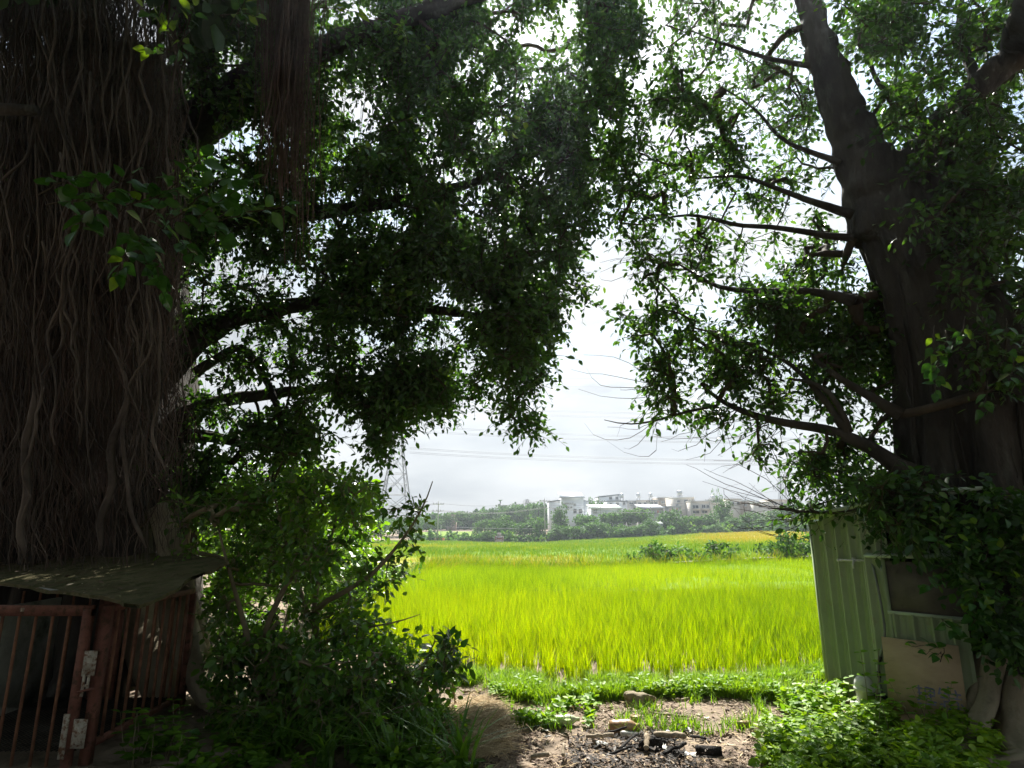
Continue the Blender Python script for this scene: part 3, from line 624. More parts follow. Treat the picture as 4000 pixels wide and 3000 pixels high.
# unseen crown mass added over, beside and behind the viewer for its shade
q = rng.uniform([-10, -8, 4.6], [1.5, 6.5, 9.5], (3400, 3)); lim = np.where(q[:, 1] > 0, 2 + 1.15 * q[:, 1] + 1.5, 5.2); LO_shade = q[q[:, 2] > lim][:560]
q = rng.uniform([-12, -9, .5], [-7.2, 8, 8], (140, 3)); q = np.concatenate([q, rng.uniform([-10, 4, 9], [-3.5, 7, 10.5], (110, 3))]); LO_shade = np.concatenate([LO_shade, q])  # also unseen: side mass, and clusters added to darken the upper left
LT.attach(LC, sag=.04)
LT.branches('branches', M['twig'], lt)['kind'] = 'stuff'
ps = sprays(LC, 48, .42, .094, .048, .35, .2)
leaf_part('foliage', *ps[:5], ps[5], M['leaf'], lt)['kind'] = 'stuff'
thin_lines(ps[6], .005, M['twig'], 'twigs', lt, LB)['kind'] = 'stuff'
ps = sprays(LO_shade, 24, .6, .34, .24, .3, .15)
leaf_part('foliage', *ps[:5], ps[5], M['leaf'], lt)['kind'] = 'stuff'  # the unseen leaf mass, added for shade
# bare hanging twigs at the crown edge
# aerial roots
def strand(px0, py0, px1, py1, Y0, Y1, n=16, wig=12., top=None):
    t = np.linspace(0, 1, n); px = px0 + (px1 - px0) * t; py = py0 + (py1 - py0) * t
    for f in (1.3, 2.9, 5.7, 9.0, 14.0):
        px = px + wig / f ** .8 * np.sin(f * 2 * math.pi * t * abs(py1 - py0) / 1800 + rng.uniform(0, 6.28)) * rng.normal(0, 1) * np.minimum(1, t * 5)
    Y = Y0 + (Y1 - Y0) * t + .08 * np.sin(t * 9 + rng.uniform(0, 6))
    return P(px, py, Y)
mb = MB(); mb2 = MB()
for i in range(2400):
    x0 = rng.uniform(-260, 700) if rng.random() < .6 else rng.uniform(-200, 480)
    yt = -150 if rng.random() < .6 else rng.uniform(-100, 1300)
    ye = min(2230 if x0 < 640 else 2100, yt + rng.uniform(500, 2200))
    Yd = rng.uniform(6.7, 7.6)
    s_ = strand(x0, yt, min(690, x0 + rng.normal(0, 85)), ye, Yd, Yd + rng.uniform(-.2, .2), 24, rng.uniform(20, 95))
    r0 = rng.choice([.003, .0045, .007, .012], p=[.38, .37, .2, .05])
    (mb2 if rng.random() < .3 else mb).tube(s_ - LB, np.linspace(r0, r0 * .5, len(s_)), 3, cap=False)
mb.obj('aerial_roots', M['root'], lt)['kind'] = 'stuff'
mb2.obj('aerial_roots', M['redroot'], lt)['kind'] = 'stuff'
for i in range(70):
    x0 = rng.uniform(-60, 680); yt = rng.choice([-120, -120, rng.uniform(200, 1200)]); ye = yt + rng.uniform(700, 1700); ye = min(ye, 2200)
    Yd = rng.uniform(6.3, 7.0); s_ = strand(x0, yt, x0 + rng.normal(0, 70), ye, Yd, Yd, 22, 34)
    r0 = rng.uniform(.009, .02)
    MB().tube(s_ - LB, np.linspace(r0, r0 * .5, len(s_)), 6).obj('aerial_root', M['root'], lt, smooth=True)
# roots merging to the big bowed trunk-like roots at centre of the curtain
for pts, r0 in (([(500, 1500), (440, 1750), (420, 1960), (380, 2150)], .05), ([(420, 1330), (520, 1560), (460, 1760), (520, 1990), (560, 2140)], .03), ([(200, 200), (165, 420), (110, 600), (30, 690), (-40, 760)], .02),
                ([(320, -60), (325, 60), (322, 110)], .016), ([(130, 1500), (105, 1750), (90, 2000), (85, 2180)], .05), ([(600, 1150), (640, 1400), (590, 1650), (640, 1850)], .022)):
    q = np.array([P(a, b, 6.45) for a, b in pts]); tt = np.linspace(0, 1, 20); dd = np.linspace(0, 1, len(q)); c = np.stack([np.interp(tt, dd, q[:, i]) for i in range(3)], -1)
    for _ in range(4): c[1:-1] = (c[:-2] + 2 * c[1:-1] + c[2:]) / 4
    c[:, 0] += .03 * np.sin(tt * 14)
    MB().tube(c - LB, r0 * .75 * np.minimum(1, np.sin(np.linspace(.08, 3.0, 20)) * 2.2) * rng.uniform(.85, 1.1, 20), 8).obj('aerial_root', M['root'], lt, smooth=True)
# cut branch stub
c = np.array([P(-60, 425, 6.3), P(60, 428, 6.3), P(145, 432, 6.3)]); MB().tube(c - LB, [.075, .07, .062], 12).obj('branch_stub', M['bark'], lt, smooth=True)
# reddish bundle hanging in front
mb = MB()
for i in range(400):
    x0 = 1140 + rng.normal(0, 58); ye = rng.uniform(150, 780) if rng.random() < .9 else rng.uniform(600, 1100)
    x1 = 1110 + (x0 - 1140) * .75 + rng.normal(0, 18) + (60 if ye > 800 else 0)
    s_ = strand(x0, -180, x1, ye, 5.6 + rng.uniform(-.15, .15), 5.6 + rng.uniform(-.15, .15), 16, 9)
    r0 = rng.choice([.0028, .004, .006, .009], p=[.35, .4, .19, .06]); mb.tube(s_ - LB, np.linspace(r0, r0 * .6, len(s_)), 3, cap=False)
mb.obj('aerial_roots', M['redroot'], lt)['kind'] = 'stuff'
for i in range(9):
    x0 = 1120 + rng.normal(0, 45); s_ = strand(x0, -180, 1080 + rng.normal(0, 35), rng.uniform(560, 760), 5.45, 5.45, 20, 14)
    MB().tube(s_ - LB, np.linspace(.009, .006, 20), 6).obj('aerial_root', M['redroot'], lt, smooth=True)
# thin strands in the crown
mb = MB()
for i in range(190):
    x0 = rng.uniform(700, 2000); yt = rng.uniform(-150, 1000); s_ = strand(x0, yt, x0 + rng.normal(0, 25), min(1400, yt + rng.uniform(150, 500)), 8.4, 8.6, 10, 14)
    mb.tube(s_ - LB, np.linspace(.006, .003, 10), 3, cap=False)
mb.obj('aerial_roots', M['root'], lt)['kind'] = 'stuff'
# near twigs with large leaves
tw = []
for (a, b, c_, d_, y0, y1) in [(150, 760, 330, 690, 4.2, 4.0), (180, 800, 420, 790, 4.2, 4.1), (330, 830, 520, 680, 4.3, 4.0), (420, 850, 640, 760, 4.4, 4.1), (560, 860, 800, 600, 4.4, 3.9), (650, 880, 900, 690, 4.4, 4.0),
                              (700, 900, 1000, 700, 4.3, 4.0), (820, 880, 1130, 800, 4.3, 4.0), (600, 930, 720, 830, 4.4, 4.1), (760, 830, 880, 920, 4.3, 4.1), (500, 900, 560, 960, 4.3, 4.2), (400, 800, 300, 900, 4.3, 4.1),
                              (560, 880, 620, 1080, 4.6, 4.5), (560, 980, 640, 1160, 4.6, 4.5), (520, 940, 460, 1080, 4.6, 4.5), (850, 850, 960, 800, 4.6, 4.4), (650, 920, 760, 1000, 4.6, 4.5),
                              (680, 160, 560, 30, 5.0, 4.8), (700, 170, 620, 60, 5.0, 4.8), (720, 140, 760, 20, 5.0, 4.8), (680, 200, 560, 190, 5.0, 4.8), (900, 100, 980, -20, 5.0, 4.8), (860, 60, 1010, 60, 5.0, 4.8),
                              (740, 120, 680, 230, 5.0, 4.8), (1250, 30, 1440, 60, 5.2, 5.0), (1460, 70, 1600, 130, 5.2, 5.0), (1900, 440, 2090, 490, 7.2, 7.0), (1920, 500, 2080, 540, 7.2, 7.0), (1600, 470, 1740, 560, 6.6, 6.4),
                              (1300, 380, 1380, 330, 6, 5.8), (1480, 500, 1640, 460, 6.4, 6.2), (1350, 560, 1480, 600, 6.2, 6)]:
    tw.append([P(a, b, y0), (P(a, b, y0) + P(c_, d_, y1)) / 2 + np.array([0, 0, .03]), P(c_, d_, y1)])
near_twigs(lt, tw[:17], 12, .19, yellow=.05)
near_twigs(lt, tw[17:], 7, .15, yellow=.5)

# ================================================================== RIGHT BANYAN
RB = np.array([5.3, 7.4, 0.0])
rt = empty('banyan_tree', RB); tag(rt, 'dark banyan on the right with a forked trunk and pale spreading surface roots', 'tree')
ax = [P(3930, 2900, 7.3) * np.array([1, 1, 0]) + [0, 0, -.2], P(3900, 2500, 7.3), P(3850, 2000, 7.3), P(3770, 1500, 7.35), P(3640, 1100, 7.4), P(3500, 850, 7.45), P(3440, 700, 7.5)]
trunk_r = sweep_trunk('trunk', ax, [1.0, .92, .86, .74, .58, .5, .3], M['bark'], rt, RB, flute=.085, lobes=11, base_flare=.3, seed=6)
RT = Tree(RB)
limbs_R = [
    ([P(3480, 900, 7.45), P(3420, 740, 7.5), P(3330, 520, 7.6), P(3230, 250, 7.7), P(3150, -20, 7.8), P(3080, -200, 7.9)], [.46, .42, .32, .24, .19, .15]),
    ([P(3520, 930, 7.45), P(3550, 760, 7.42), P(3590, 630, 7.4), P(3680, 480, 7.3), P(3850, 320, 7.1), P(4000, 180, 6.9), P(4150, 60, 6.8)], [.46, .36, .3, .24, .2, .18, .16]),
    ([P(3560, 1850, 7.1), P(3440, 1780, 7.2), P(3300, 1690, 7.3), P(3160, 1665, 7.5), P(3020, 1650, 7.6), P(2880, 1600, 7.8), P(2790, 1560, 8), P(2740, 1500, 8.1)], [.12, .09, .065, .054, .045, .036, .026, .016]),
    ([P(2800, 1585, 7.9), P(2700, 1595, 8.0), P(2560, 1650, 8.1), P(2430, 1670, 8.2), P(2360, 1640, 8.2)], [.022, .02, .014, .01, .005]),
    ([P(3310, 1690, 7.3), P(3250, 1600, 7.4), P(3170, 1500, 7.5), P(3100, 1420, 7.7), P(2950, 1350, 7.9)], [.06, .045, .04, .03, .02]),
    ([P(3320, 1690, 7.3), P(3290, 1580, 7.3), P(3200, 1480, 7.4), P(3080, 1480, 7.6)], [.045, .035, .03, .015]),
    ([P(3520, 1620, 7.1), P(3430, 1560, 7.2), P(3300, 1500, 7.3), P(3180, 1400, 7.5)], [.09, .06, .045, .03]),
    ([P(3330, 840, 7.4), P(3180, 790, 7.5), P(3040, 740, 7.7), P(2900, 680, 7.9), P(2700, 700, 8.2)], [.07, .045, .035, .026, .012]),
    ([P(3330, 930, 7.4), P(3200, 920, 7.5), P(3080, 890, 7.6), P(2850, 880, 7.8), P(2720, 830, 8.1), P(2550, 860, 8.4)], [.06, .045, .038, .03, .022, .01]),
    ([P(3340, 1180, 7.3), P(3200, 1130, 7.5), P(3000, 1140, 7.8), P(2800, 1130, 8.0), P(2650, 1030, 8.2)], [.08, .05, .04, .03, .015]),
    ([P(3280, 640, 7.5), P(3200, 600, 7.6), P(3060, 560, 7.8), P(2950, 420, 8), P(2800, 330, 8.3)], [.05, .04, .03, .02, .01]),
    ([P(3200, 260, 7.7), P(3000, 230, 7.9), P(2850, 180, 8.1), P(2700, 120, 8.3)], [.05, .035, .025, .01]),
    ([P(3560, 700, 7.4), P(3640, 560, 7.6), P(3600, 430, 7.7), P(3420, 340, 7.9), P(3380, 150, 8)], [.1, .07, .05, .04, .02]),
    ([P(3820, 330, 7.1), P(3760, 180, 7.4), P(3750, -60, 7.6)], [.08, .06, .04]),
    ([P(3560, 1900, 7.0), P(3440, 1980, 7.1), P(3300, 2010, 7.2), P(3150, 2000, 7.3), P(3000, 1985, 7.4)], [.05, .03, .02, .015, .006]),
    ([P(4000, 180, 6.9), (5.2, 4, 7.8), (4.5, 1, 8.2), (3, -2, 8.2)], [.25, .2, .15, .08]),
]
fuse = []
for i_l, (pts, rd) in enumerate(limbs_R):
    o_, r_ = RT.limb(pts, rd); RT.seed(o_)
    lo = rough_limb(o_ - RB, r_, 22 if max(rd) > .1 else 9).obj('branch', M['bark'], rt, smooth=True)
    if i_l < 2: fuse.append(lo)
# the two great limbs grow out of the trunk: one closed skin
V_all, P_all, nv = [], [], 0
for ob in [trunk_r] + fuse:
    me_ = ob.data; co = np.empty(len(me_.vertices) * 3, np.float32); me_.vertices.foreach_get('co', co); V_all.append(co.reshape(-1, 3)); P_all += [[v_ + nv for v_ in p_.vertices] for p_ in me_.polygons]; nv += len(me_.vertices)
mf = bpy.data.meshes.new('trunk'); mf.from_pydata(np.concatenate(V_all).tolist(), [], P_all); mf.materials.append(M['bark']); trunk_r.data = mf
md = trunk_r.modifiers.new('r', 'REMESH'); md.mode = 'VOXEL'; md.voxel_size = .045; md.use_smooth_shade = True
ms_ = trunk_r.modifiers.new('s', 'SMOOTH'); ms_.factor = .6; ms_.iterations = 14
bpy.context.view_layer.update(); dg = bpy.context.evaluated_depsgraph_get(); mnew = bpy.data.meshes.new_from_object(trunk_r.evaluated_get(dg)); trunk_r.modifiers.clear()
co = np.empty(len(mnew.vertices) * 3, np.float32); mnew.vertices.foreach_get('co', co); co = co.reshape(-1, 3); nn_ = np.empty_like(co).ravel(); mnew.vertices.foreach_get('normal', nn_); nn_ = nn_.reshape(-1, 3)
dsp = (vnoise(co[:, 0] * 6 + co[:, 1] * 5, co[:, 2] * .9, 8, 1) - .5) * .09 + (vnoise(co[:, 0] * 14 - co[:, 1] * 12, co[:, 2] * 2.2, 9, 1) - .5) * .045
co = co + nn_ * dsp[:, None]; mnew.vertices.foreach_set('co', co.ravel().astype(np.float32)); mnew.update(); mnew.name = 'trunk'; trunk_r.data = mnew
for ob in fuse: bpy.data.objects.remove(ob)
Rp = []
addc(Rp, [(2640, -150), (3120, -150), (3200, 300), (3260, 600), (2900, 620), (2700, 560), (2580, 330)], 140, 7.8, 10, .9, 21)
addc(Rp, [(2500, 300), (2700, 300), (2900, 620), (3290, 640), (3330, 1150), (2700, 1180), (2480, 1000), (2400, 850), (2450, 600)], 235, 7.6, 9.8, .9, 22)
addc(Rp, [(2590, 0), (2740, 0), (2700, 420), (2570, 420)], 12, 7.8, 9, .5, 22)
addc(Rp, [(2440, 1000), (2620, 1000), (2560, 1110), (2420, 1090)], 7, 8.2, 8.8, .5, 29)
addc(Rp, [(2700, 1120), (3480, 1150), (3500, 1480), (3100, 1440), (2850, 1380), (2720, 1300)], 300, 7.5, 9.3, .8, 23)
addc(Rp, [(2400, 1130), (2700, 1150), (2760, 1400), (2620, 1540), (2450, 1400)], 44, 7.7, 8.8, 1.0, 24)
addc(Rp, [(2740, 1330), (2960, 1350), (2960, 1500), (2780, 1520)], 36, 7.7, 8.6, .4, 24)
addc(Rp, [(2480, 1440), (2800, 1440), (2860, 1560), (2560, 1620)], 20, 7.8, 8.6, .8, 24)
addc(Rp, [(2760, 1600), (2980, 1640), (3020, 1760), (2850, 1790), (2760, 1720)], 14, 7.7, 8.4, .8, 25)
addc(Rp, [(2960, 1460), (3500, 1480), (3500, 1640), (3300, 1620), (2980, 1600)], 40, 7.5, 8.5, 1.2, 26)
addc(Rp, [(3120, 1740), (3380, 1700), (3560, 1800), (3560, 2080), (3380, 2060), (3120, 1940)], 135, 7.3, 8.8, .9, 27)
addc(Rp, [(3030, 1960), (3200, 1960), (3560, 2040), (3560, 2140), (3400, 2110), (3200, 2080)], 20, 6.9, 8, .8, 28)
addc(Rp, [(3330, 1900), (3700, 1880), (3700, 2130), (3580, 2140), (3460, 2060)], 48, 5.9, 6.7, .6, 33)
addc(Rp, [(3250, -150), (4150, -150), (4150, 900), (3700, 1000), (3560, 640), (3350, 420)], 760, 6.4, 10, .9, 31)
addc(Rp, [(3560, 800), (4150, 800), (4150, 1560), (3850, 1560), (3640, 1200)], 330, 6.0, 9.6, .9, 32)
RC = np.concatenate(Rp)
q = rng.uniform([1.0, -8, 4.6], [10, 6.0, 9.5], (3000, 3)); lim = np.where(q[:, 1] > 0, 2 + 1.15 * q[:, 1] + 1.5, 5.2); RO_shade = q[q[:, 2] > lim][:480]  # unseen leaves added overhead to shade the clearing
q = rng.uniform([7.6, -9, .5], [12, 9, 8], (90, 3)); RO_shade = np.concatenate([RO_shade, q]); q = rng.uniform([-12, -12, .5], [12, -8.5, 8], (110, 3)); RO_shade = np.concatenate([RO_shade, q])  # unseen right and rear leaf masses, added to block light from behind
RT.attach(RC, sag=.03)
RT.branches('branches', M['twig'], rt)['kind'] = 'stuff'
ps = sprays(RC, 30, .42, .094, .047, .36, .22)
leaf_part('foliage', *ps[:5], ps[5], M['leaf'], rt)['kind'] = 'stuff'
thin_lines(ps[6], .005, M['twig'], 'twigs', rt, RB)['kind'] = 'stuff'
ps = sprays(RO_shade, 24, .6, .34, .24, .3, .15)
leaf_part('foliage', *ps[:5], ps[5], M['leaf'], rt)['kind'] = 'stuff'  # the unseen shading leaves, out of frame
# bare curled twigs
bare = []
for (x0, y0, x1, y1, n) in [(3120, 2000, 2760, 1880, 1), (3150, 2010, 2830, 1960, 1), (3200, 2010, 2900, 2010, 1), (3100, 1990, 3060, 1900, 1), (3000, 1985, 2900, 1900, 1), (2560, 1500, 2350, 1430, 1), (2560, 1640, 2370, 1700, 1), (2880, 1600, 2640, 1720, 1),
                            (3000, 1650, 2800, 1790, 1), (3050, 1660, 2950, 1800, 1), (2700, 1000, 2500, 1000, 1), (2600, 1020, 2330, 1030, 1), (2620, 1060, 2560, 940, 1)]:
    for k in range(5):
        a = P(x0, y0, 7.6); b = P(x1 + rng.normal(0, 60), y1 + rng.normal(0, 40), 7.8); t = np.linspace(0, 1, 7)[:, None]
        m_ = (a + b) / 2 + rng.normal(0, .3, 3) - [0, 0, .15]; bare.append(np.array([[0, 0, 0]] * 7) + rng.normal(0, .012, (7, 3)) + (1 - t) ** 2 * a + 2 * t * (1 - t) * m_ + t * t * b)
thin_lines(np.array(bare), .006, M['twig'], 'bare_twigs', rt, RB)['kind'] = 'stuff'
# fused roots on the trunk and pale surface roots
axn = np.array(ax)
for i in range(46):
    th = rng.uniform(math.pi * .95, math.pi * 2.05); t0 = rng.uniform(.0, .25); t1 = rng.uniform(.35, .68); tt = np.linspace(t0, t1, 20)
    c = np.stack([np.interp(tt * 6, np.arange(7), axn[:, i_]) for i_ in range(3)], -1); rr_ = np.interp(tt * 6, np.arange(7), [1.15, .95, .88, .76, .57, .5, .38])
    th2 = th + .12 * np.sin(tt * 9 + rng.uniform(0, 6)); c[:, 0] += rr_ * np.cos(th2); c[:, 1] += rr_ * np.sin(th2)
    r0 = rng.uniform(.008, .05); c += rng.normal(0, .012, c.shape); MB().tube(c - RB, r0 * (1 - tt / tt[-1] * .85), 6).obj('aerial_root', M['bark'], rt, smooth=True)
for pts, rd in (([P(3860, 2560, 6.3), P(3830, 2700, 6.3), P(3780, 2820, 6.3), P(3650, 2870, 6.1), P(3500, 2885, 6.0)], [.08, .09, .09, .06, .03]),
                ([P(3890, 2560, 6.2), P(3870, 2720, 6.2), P(3820, 2840, 6.0), P(3740, 2930, 5.7), P(3700, 2990, 5.5)], [.09, .1, .1, .07, .04]),
                ([P(3960, 2650, 6.2), P(3940, 2800, 6.1), P(3960, 2920, 5.9), P(3990, 3000, 5.7)], [.12, .12, .1, .07]),
                ([P(3900, 2900, 5.9), P(3800, 2950, 5.7), P(3660, 2975, 5.5), P(3500, 3010, 5.3)], [.05, .04, .035, .03]),
                ([P(3990, 2960, 5.7), P(3850, 2985, 5.5), P(3700, 3020, 5.4)], [.06, .045, .03])):
    pts = np.array(pts); pts[:, 2] = np.maximum(pts[:, 2], .02); root_tube('root', pts, rd, M['paleroot'], rt, RB)
# leafy shoots wrapping the trunk: single big leaves
tw = []
for i in range(34):
    a, b = rng.uniform(3660, 3990), rng.uniform(1950, 2600); Yq = 5.75 + rng.uniform(-.2, .2)
    if b > 2600: a = rng.uniform(3780, 3900)
    tw.append([P(a, b, Yq + .15), P(a + rng.normal(0, 30), b - 40, Yq + .05), P(a + rng.normal(-20, 60), b + rng.uniform(-120, 60), Yq)])
near_twigs(rt, tw, 7, .13, yellow=.1, r=.004)
tw = []
for i in range(9):
    a, b = rng.uniform(3600, 3980), rng.uniform(1250, 1560); tw.append([P(a, b - 60, 5.6), P(a, b, 5.5), P(a + rng.normal(0, 50), b + 60, 5.45)])
near_twigs(rt, tw, 6, .13, yellow=.08, r=.004)
q = scatter_px([(3480, 1950), (4100, 1900), (4100, 2560), (3900, 2600), (3830, 2480), (3760, 2300), (3560, 2120)], 130, 5.7, 6.2, .9, 41)
ps = sprays(q, 20, .26, .09, .05, .35, .2); leaf_part('climbing_foliage', *ps[:5], ps[5], M['leaf'], rt)['kind'] = 'stuff'

# ================================================================== SHRUBS AT THE LEFT
def shrub(name, base, limbs, polys, label, per=22, L=.085, W=.045, Rr=.24, tmu=.4, single=0, cat='shrub', tfun=None):
    base = np.array(base, float); root = empty(name, base); tag(root, label, cat)
    t = Tree(base)
    for pts, rd in limbs:
        o_, r_ = t.limb(pts, rd); t.seed(o_); MB().tube(o_ - base, r_, 8).obj('stem', M['stem'], root, smooth=True)
    lst = []
    for i, (poly, n, a, b, cl) in enumerate(polys): lst.append(scatter_px(poly, n, a, b, cl, 50 + i + len(label)))
    C_ = np.concatenate(lst); C_[:, 2] = np.maximum(C_[:, 2], terrain(C_[:, 0], C_[:, 1]) + .08)
    t.attach(C_, step=.12, wob=.12); t.branches('branches', M['stem'], root, rk=.0045, rmin=.003)['kind'] = 'stuff'
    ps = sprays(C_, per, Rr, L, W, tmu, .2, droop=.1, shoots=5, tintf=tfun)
    leaf_part('foliage', *ps[:5], ps[5], M['shrub'], root)['kind'] = 'stuff'
    thin_lines(ps[6], .003, M['stem'], 'twigs', root, base)['kind'] = 'stuff'
    if single:
        k = rng.choice(len(C_), single // 4, replace=False)
        for i in k:
            for _ in range(4):
                v = unit(rng.normal(0, 1, 3)); big_leaf(root, C_[i] + v * Rr * .7 + np.array([0, -.1, 0]), unit(v + [0, 0, -.2]), unit(rng.normal(0, .4, 3) + [0, -.3, .8]), L * 1.35, rng.random() < .08)
    return root
b = G(1250, 2760)
shrub('shrub', b, [([b, P(1245, 2600, b[1]), P(1235, 2480, b[1]), P(1225, 2400, b[1]), P(1260, 2350, 6.7), P(1400, 2290, 6.6), P(1500, 2210, 6.5), P(1560, 2120, 6.5), P(1660, 1990, 6.5), P(1690, 1880, 6.5)], [.05, .05, .045, .04, .03, .025, .02, .016, .01, .005]),
                   ([P(1225, 2400, b[1]), P(1240, 2250, 6.8), P(1300, 2100, 6.8), P(1330, 1950, 6.8)], [.03, .022, .016, .008]),
                   ([P(1235, 2480, b[1]), P(1150, 2250, 7), P(1100, 2050, 7), P(1050, 1850, 7.1)], [.03, .022, .016, .008]),
                   ([P(1240, 2520, b[1]), P(1400, 2450, 6.6), P(1550, 2440, 6.5), P(1640, 2400, 6.4)], [.02, .012, .008, .004]),
                   ([P(1090, 2430, 6.8), P(1000, 2550, 6.8), P(1130, 2230, 6.7), P(1200, 2190, 6.6)], [.03, .03, .03, .015])],
      [([(1000, 1850), (1280, 1830), (1420, 1870), (1500, 1960), (1500, 2120), (1450, 2220), (1300, 2330), (1000, 2350)], 165, 6.4, 8.0, .8),
       ([(1000, 2330), (1420, 2330), (1480, 2540), (1300, 2700), (1000, 2700)], 120, 6.4, 7.6, .9), ([(1520, 1990), (1660, 1960), (1660, 2090), (1560, 2140)], 7, 6.4, 6.8, .5), ([(1400, 2200), (1640, 2120), (1620, 2240), (1450, 2320)], 12, 6.4, 7, .5)],
      'tall open shrub with forking bare stems, left of the paddy', single=120, tmu=.6)
b = G(1020, 2840)
shrub('shrub', b, [([b, P(1010, 2650, 6.6), P(960, 2450, 6.7), P(900, 2250, 6.8), P(850, 2050, 7)], [.04, .035, .03, .02, .01]), ([b, P(1090, 2600, 6.4), P(1120, 2400, 6.5)], [.03, .02, .01])],
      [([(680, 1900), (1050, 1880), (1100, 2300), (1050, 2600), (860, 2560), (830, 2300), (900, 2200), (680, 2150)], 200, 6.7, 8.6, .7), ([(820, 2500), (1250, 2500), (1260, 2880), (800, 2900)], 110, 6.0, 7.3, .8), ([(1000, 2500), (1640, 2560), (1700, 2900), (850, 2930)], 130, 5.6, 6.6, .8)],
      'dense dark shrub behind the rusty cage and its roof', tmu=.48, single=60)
b = G(1600, 2830)
shrub('shrub', b, [([b, P(1610, 2700, 6.6), P(1650, 2600, 6.6), P(1700, 2500, 6.5)], [.02, .018, .012, .006]), ([b, P(1700, 2760, 6.5), P(1740, 2650, 6.4), P(1720, 2560, 6.4)], [.02, .015, .01, .006]), ([b, P(1480, 2650, 6.7), P(1420, 2550, 6.7)], [.02, .015, .008])],
      [([(1250, 2480), (1450, 2400), (1620, 2540), (1740, 2560), (1790, 2720), (1770, 2830), (1500, 2900), (1280, 2860)], 170, 6.2, 7.5, .6)],
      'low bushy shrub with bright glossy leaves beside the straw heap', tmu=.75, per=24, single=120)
b = G(1780, 2760)
shrub('shrub', b, [([b, P(1765, 2650, 6.6), P(1745, 2560, 6.6), P(1730, 2500, 6.6)], [.012, .01, .008, .004])],
      [([(1690, 2480), (1780, 2500), (1790, 2620), (1810, 2700), (1740, 2720)], 14, 6.4, 6.8, .3)], 'thin upright sapling at the right edge of the shrubs', tmu=.2, per=14, single=16, L=.1, W=.055)
b = G(1120, 2330)
shrub('shrub', b, [([b, P(1100, 2100, b[1]), P(1080, 1950, b[1])], [.06, .04, .02])],
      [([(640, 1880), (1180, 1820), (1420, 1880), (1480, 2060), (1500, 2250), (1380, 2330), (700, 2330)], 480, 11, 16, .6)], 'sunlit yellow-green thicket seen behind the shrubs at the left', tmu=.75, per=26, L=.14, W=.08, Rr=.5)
b = G(1540, 2250)
shrub('shrub', b, [([b, b + np.array([0, 0, .8])], [.03, .01])], [([(1380, 2150), (1640, 2200), (1620, 2260), (1400, 2330)], 60, 17, 22, .5)], 'grey-green scrub along the ditch at the paddy corner', tmu=.35, per=24, L=.2, W=.06, Rr=.6)
# broad-bladed grasses and a nettle clump in the bottom left
def blade_clump(name, base, n, h, w, label, cat, tmu=.45, group=None):
    base = np.array(base, float); root = empty(name, base); tag(root, label, cat, group)
    for i in range(n):
        Vb, Qb = blades(np.array([[rng.normal(0, .05), rng.normal(0, .05), 0]]), np.array([rng.uniform(0, 6.28)]), np.array([h * rng.uniform(.6, 1.1)]), np.array([w * rng.uniform(.7, 1.2)]), np.array([rng.uniform(.5, 1.5)]), 5)
        obj('blade', mesh_np('blade', Vb, Qb, None, M['shrub'], np.full(5, tmu + rng.normal(0, .15))), root)
    return root
for k_, (px, py, lb) in enumerate([(1110, 2960, 'broad grass clump nearest the cage side plants'), (1260, 3000, 'broad-bladed grass clump left of the middle of the bottom shade'), (1400, 2960, 'tall arching grass clump under the bushy shrub'),
                                   (1530, 3010, 'pale-streaked grass clump at the bottom edge below the bushy shrub'), (1660, 2960, 'arching grass clump with long blades just left of the straw heap'), (1790, 3010, 'grass clump at the bottom edge below the straw heap')]):
    blade_clump('grass_clump', G(px, py), 34, .58, .03, lb, 'grass clump', .62)
def herb(name, base, stems, h, L, label, cat='plant', group=None, tmu=.55, m='weed', pairs=5):
    base = np.array(base, float); root = empty(name, base); tag(root, label, cat, group)
    for s_ in range(stems):
        a = np.array([rng.normal(0, .06), rng.normal(0, .06), 0]); hh = h * rng.uniform(.6, 1.1); b_ = a + np.array([rng.normal(0, .07), rng.normal(0, .07), hh])
        MB().tube([a, (a + b_) / 2 + rng.normal(0, .01, 3), b_], [.004, .0035, .002], 4).obj('stem', M['stem'], root)
        pos = []; d = []; up = []; sz = []
        for i in range(pairs):
            f = (i + 1.2) / (pairs + .2); q = a + (b_ - a) * f; az = i * 1.57 + rng.uniform(0, .5)
            for sg in (0, math.pi):
                pos.append(q); d.append([math.cos(az + sg), math.sin(az + sg), rng.uniform(-.1, .35)]); up.append([rng.normal(0, .2), rng.normal(0, .2), 1]); sz.append(L * rng.uniform(.75, 1.15) * (1.1 - .35 * f))
        V_, Q_ = leaves(np.array(pos), np.array(d), np.array(up), np.array(sz), np.array(sz) * .62)
        tt_ = np.repeat(tmu + rng.normal(0, .12, len(pos)), 2)
        obj('leaves', mesh_np('leaves', V_, Q_, None, M[m], tt_), root)
    return root
for px, py, st, h, lb in [(540, 2990, 8, .42, 'nettle-like plant at the foot of the cage, left of its clump'), (660, 2960, 8, .4, 'nettle-like plant right of the cage corner'), (740, 3040, 6, .3, 'small nettle-like plant at the bottom edge right of the cage')]:
    herb('nettle', G(px, py), st, h, .12, lb, 'plant', tmu=.35)
for px, py, st, h, lb in [(3370, 2800, 3, .62, 'tall weed standing in front of the white pump tank'), (3590, 2880, 3, .42, 'leafy weed in front of the plywood board, left corner'), (3700, 2900, 3, .5, 'large-leaved weed in front of the plywood board, right half'),
                          (3250, 2780, 3, .4, 'bright weed at the far left corner of the shed'), (3480, 2900, 3, .4, 'weed by the white ground pipe, mid bed'), (3150, 2900, 3, .3, 'weed at the left edge of the weed bed'), (3300, 2960, 3, .3, 'weed at the near edge of the weed bed')]:
    herb('weed_plant', G(px, py), st, h, .105, lb, 'plant', tmu=.65)

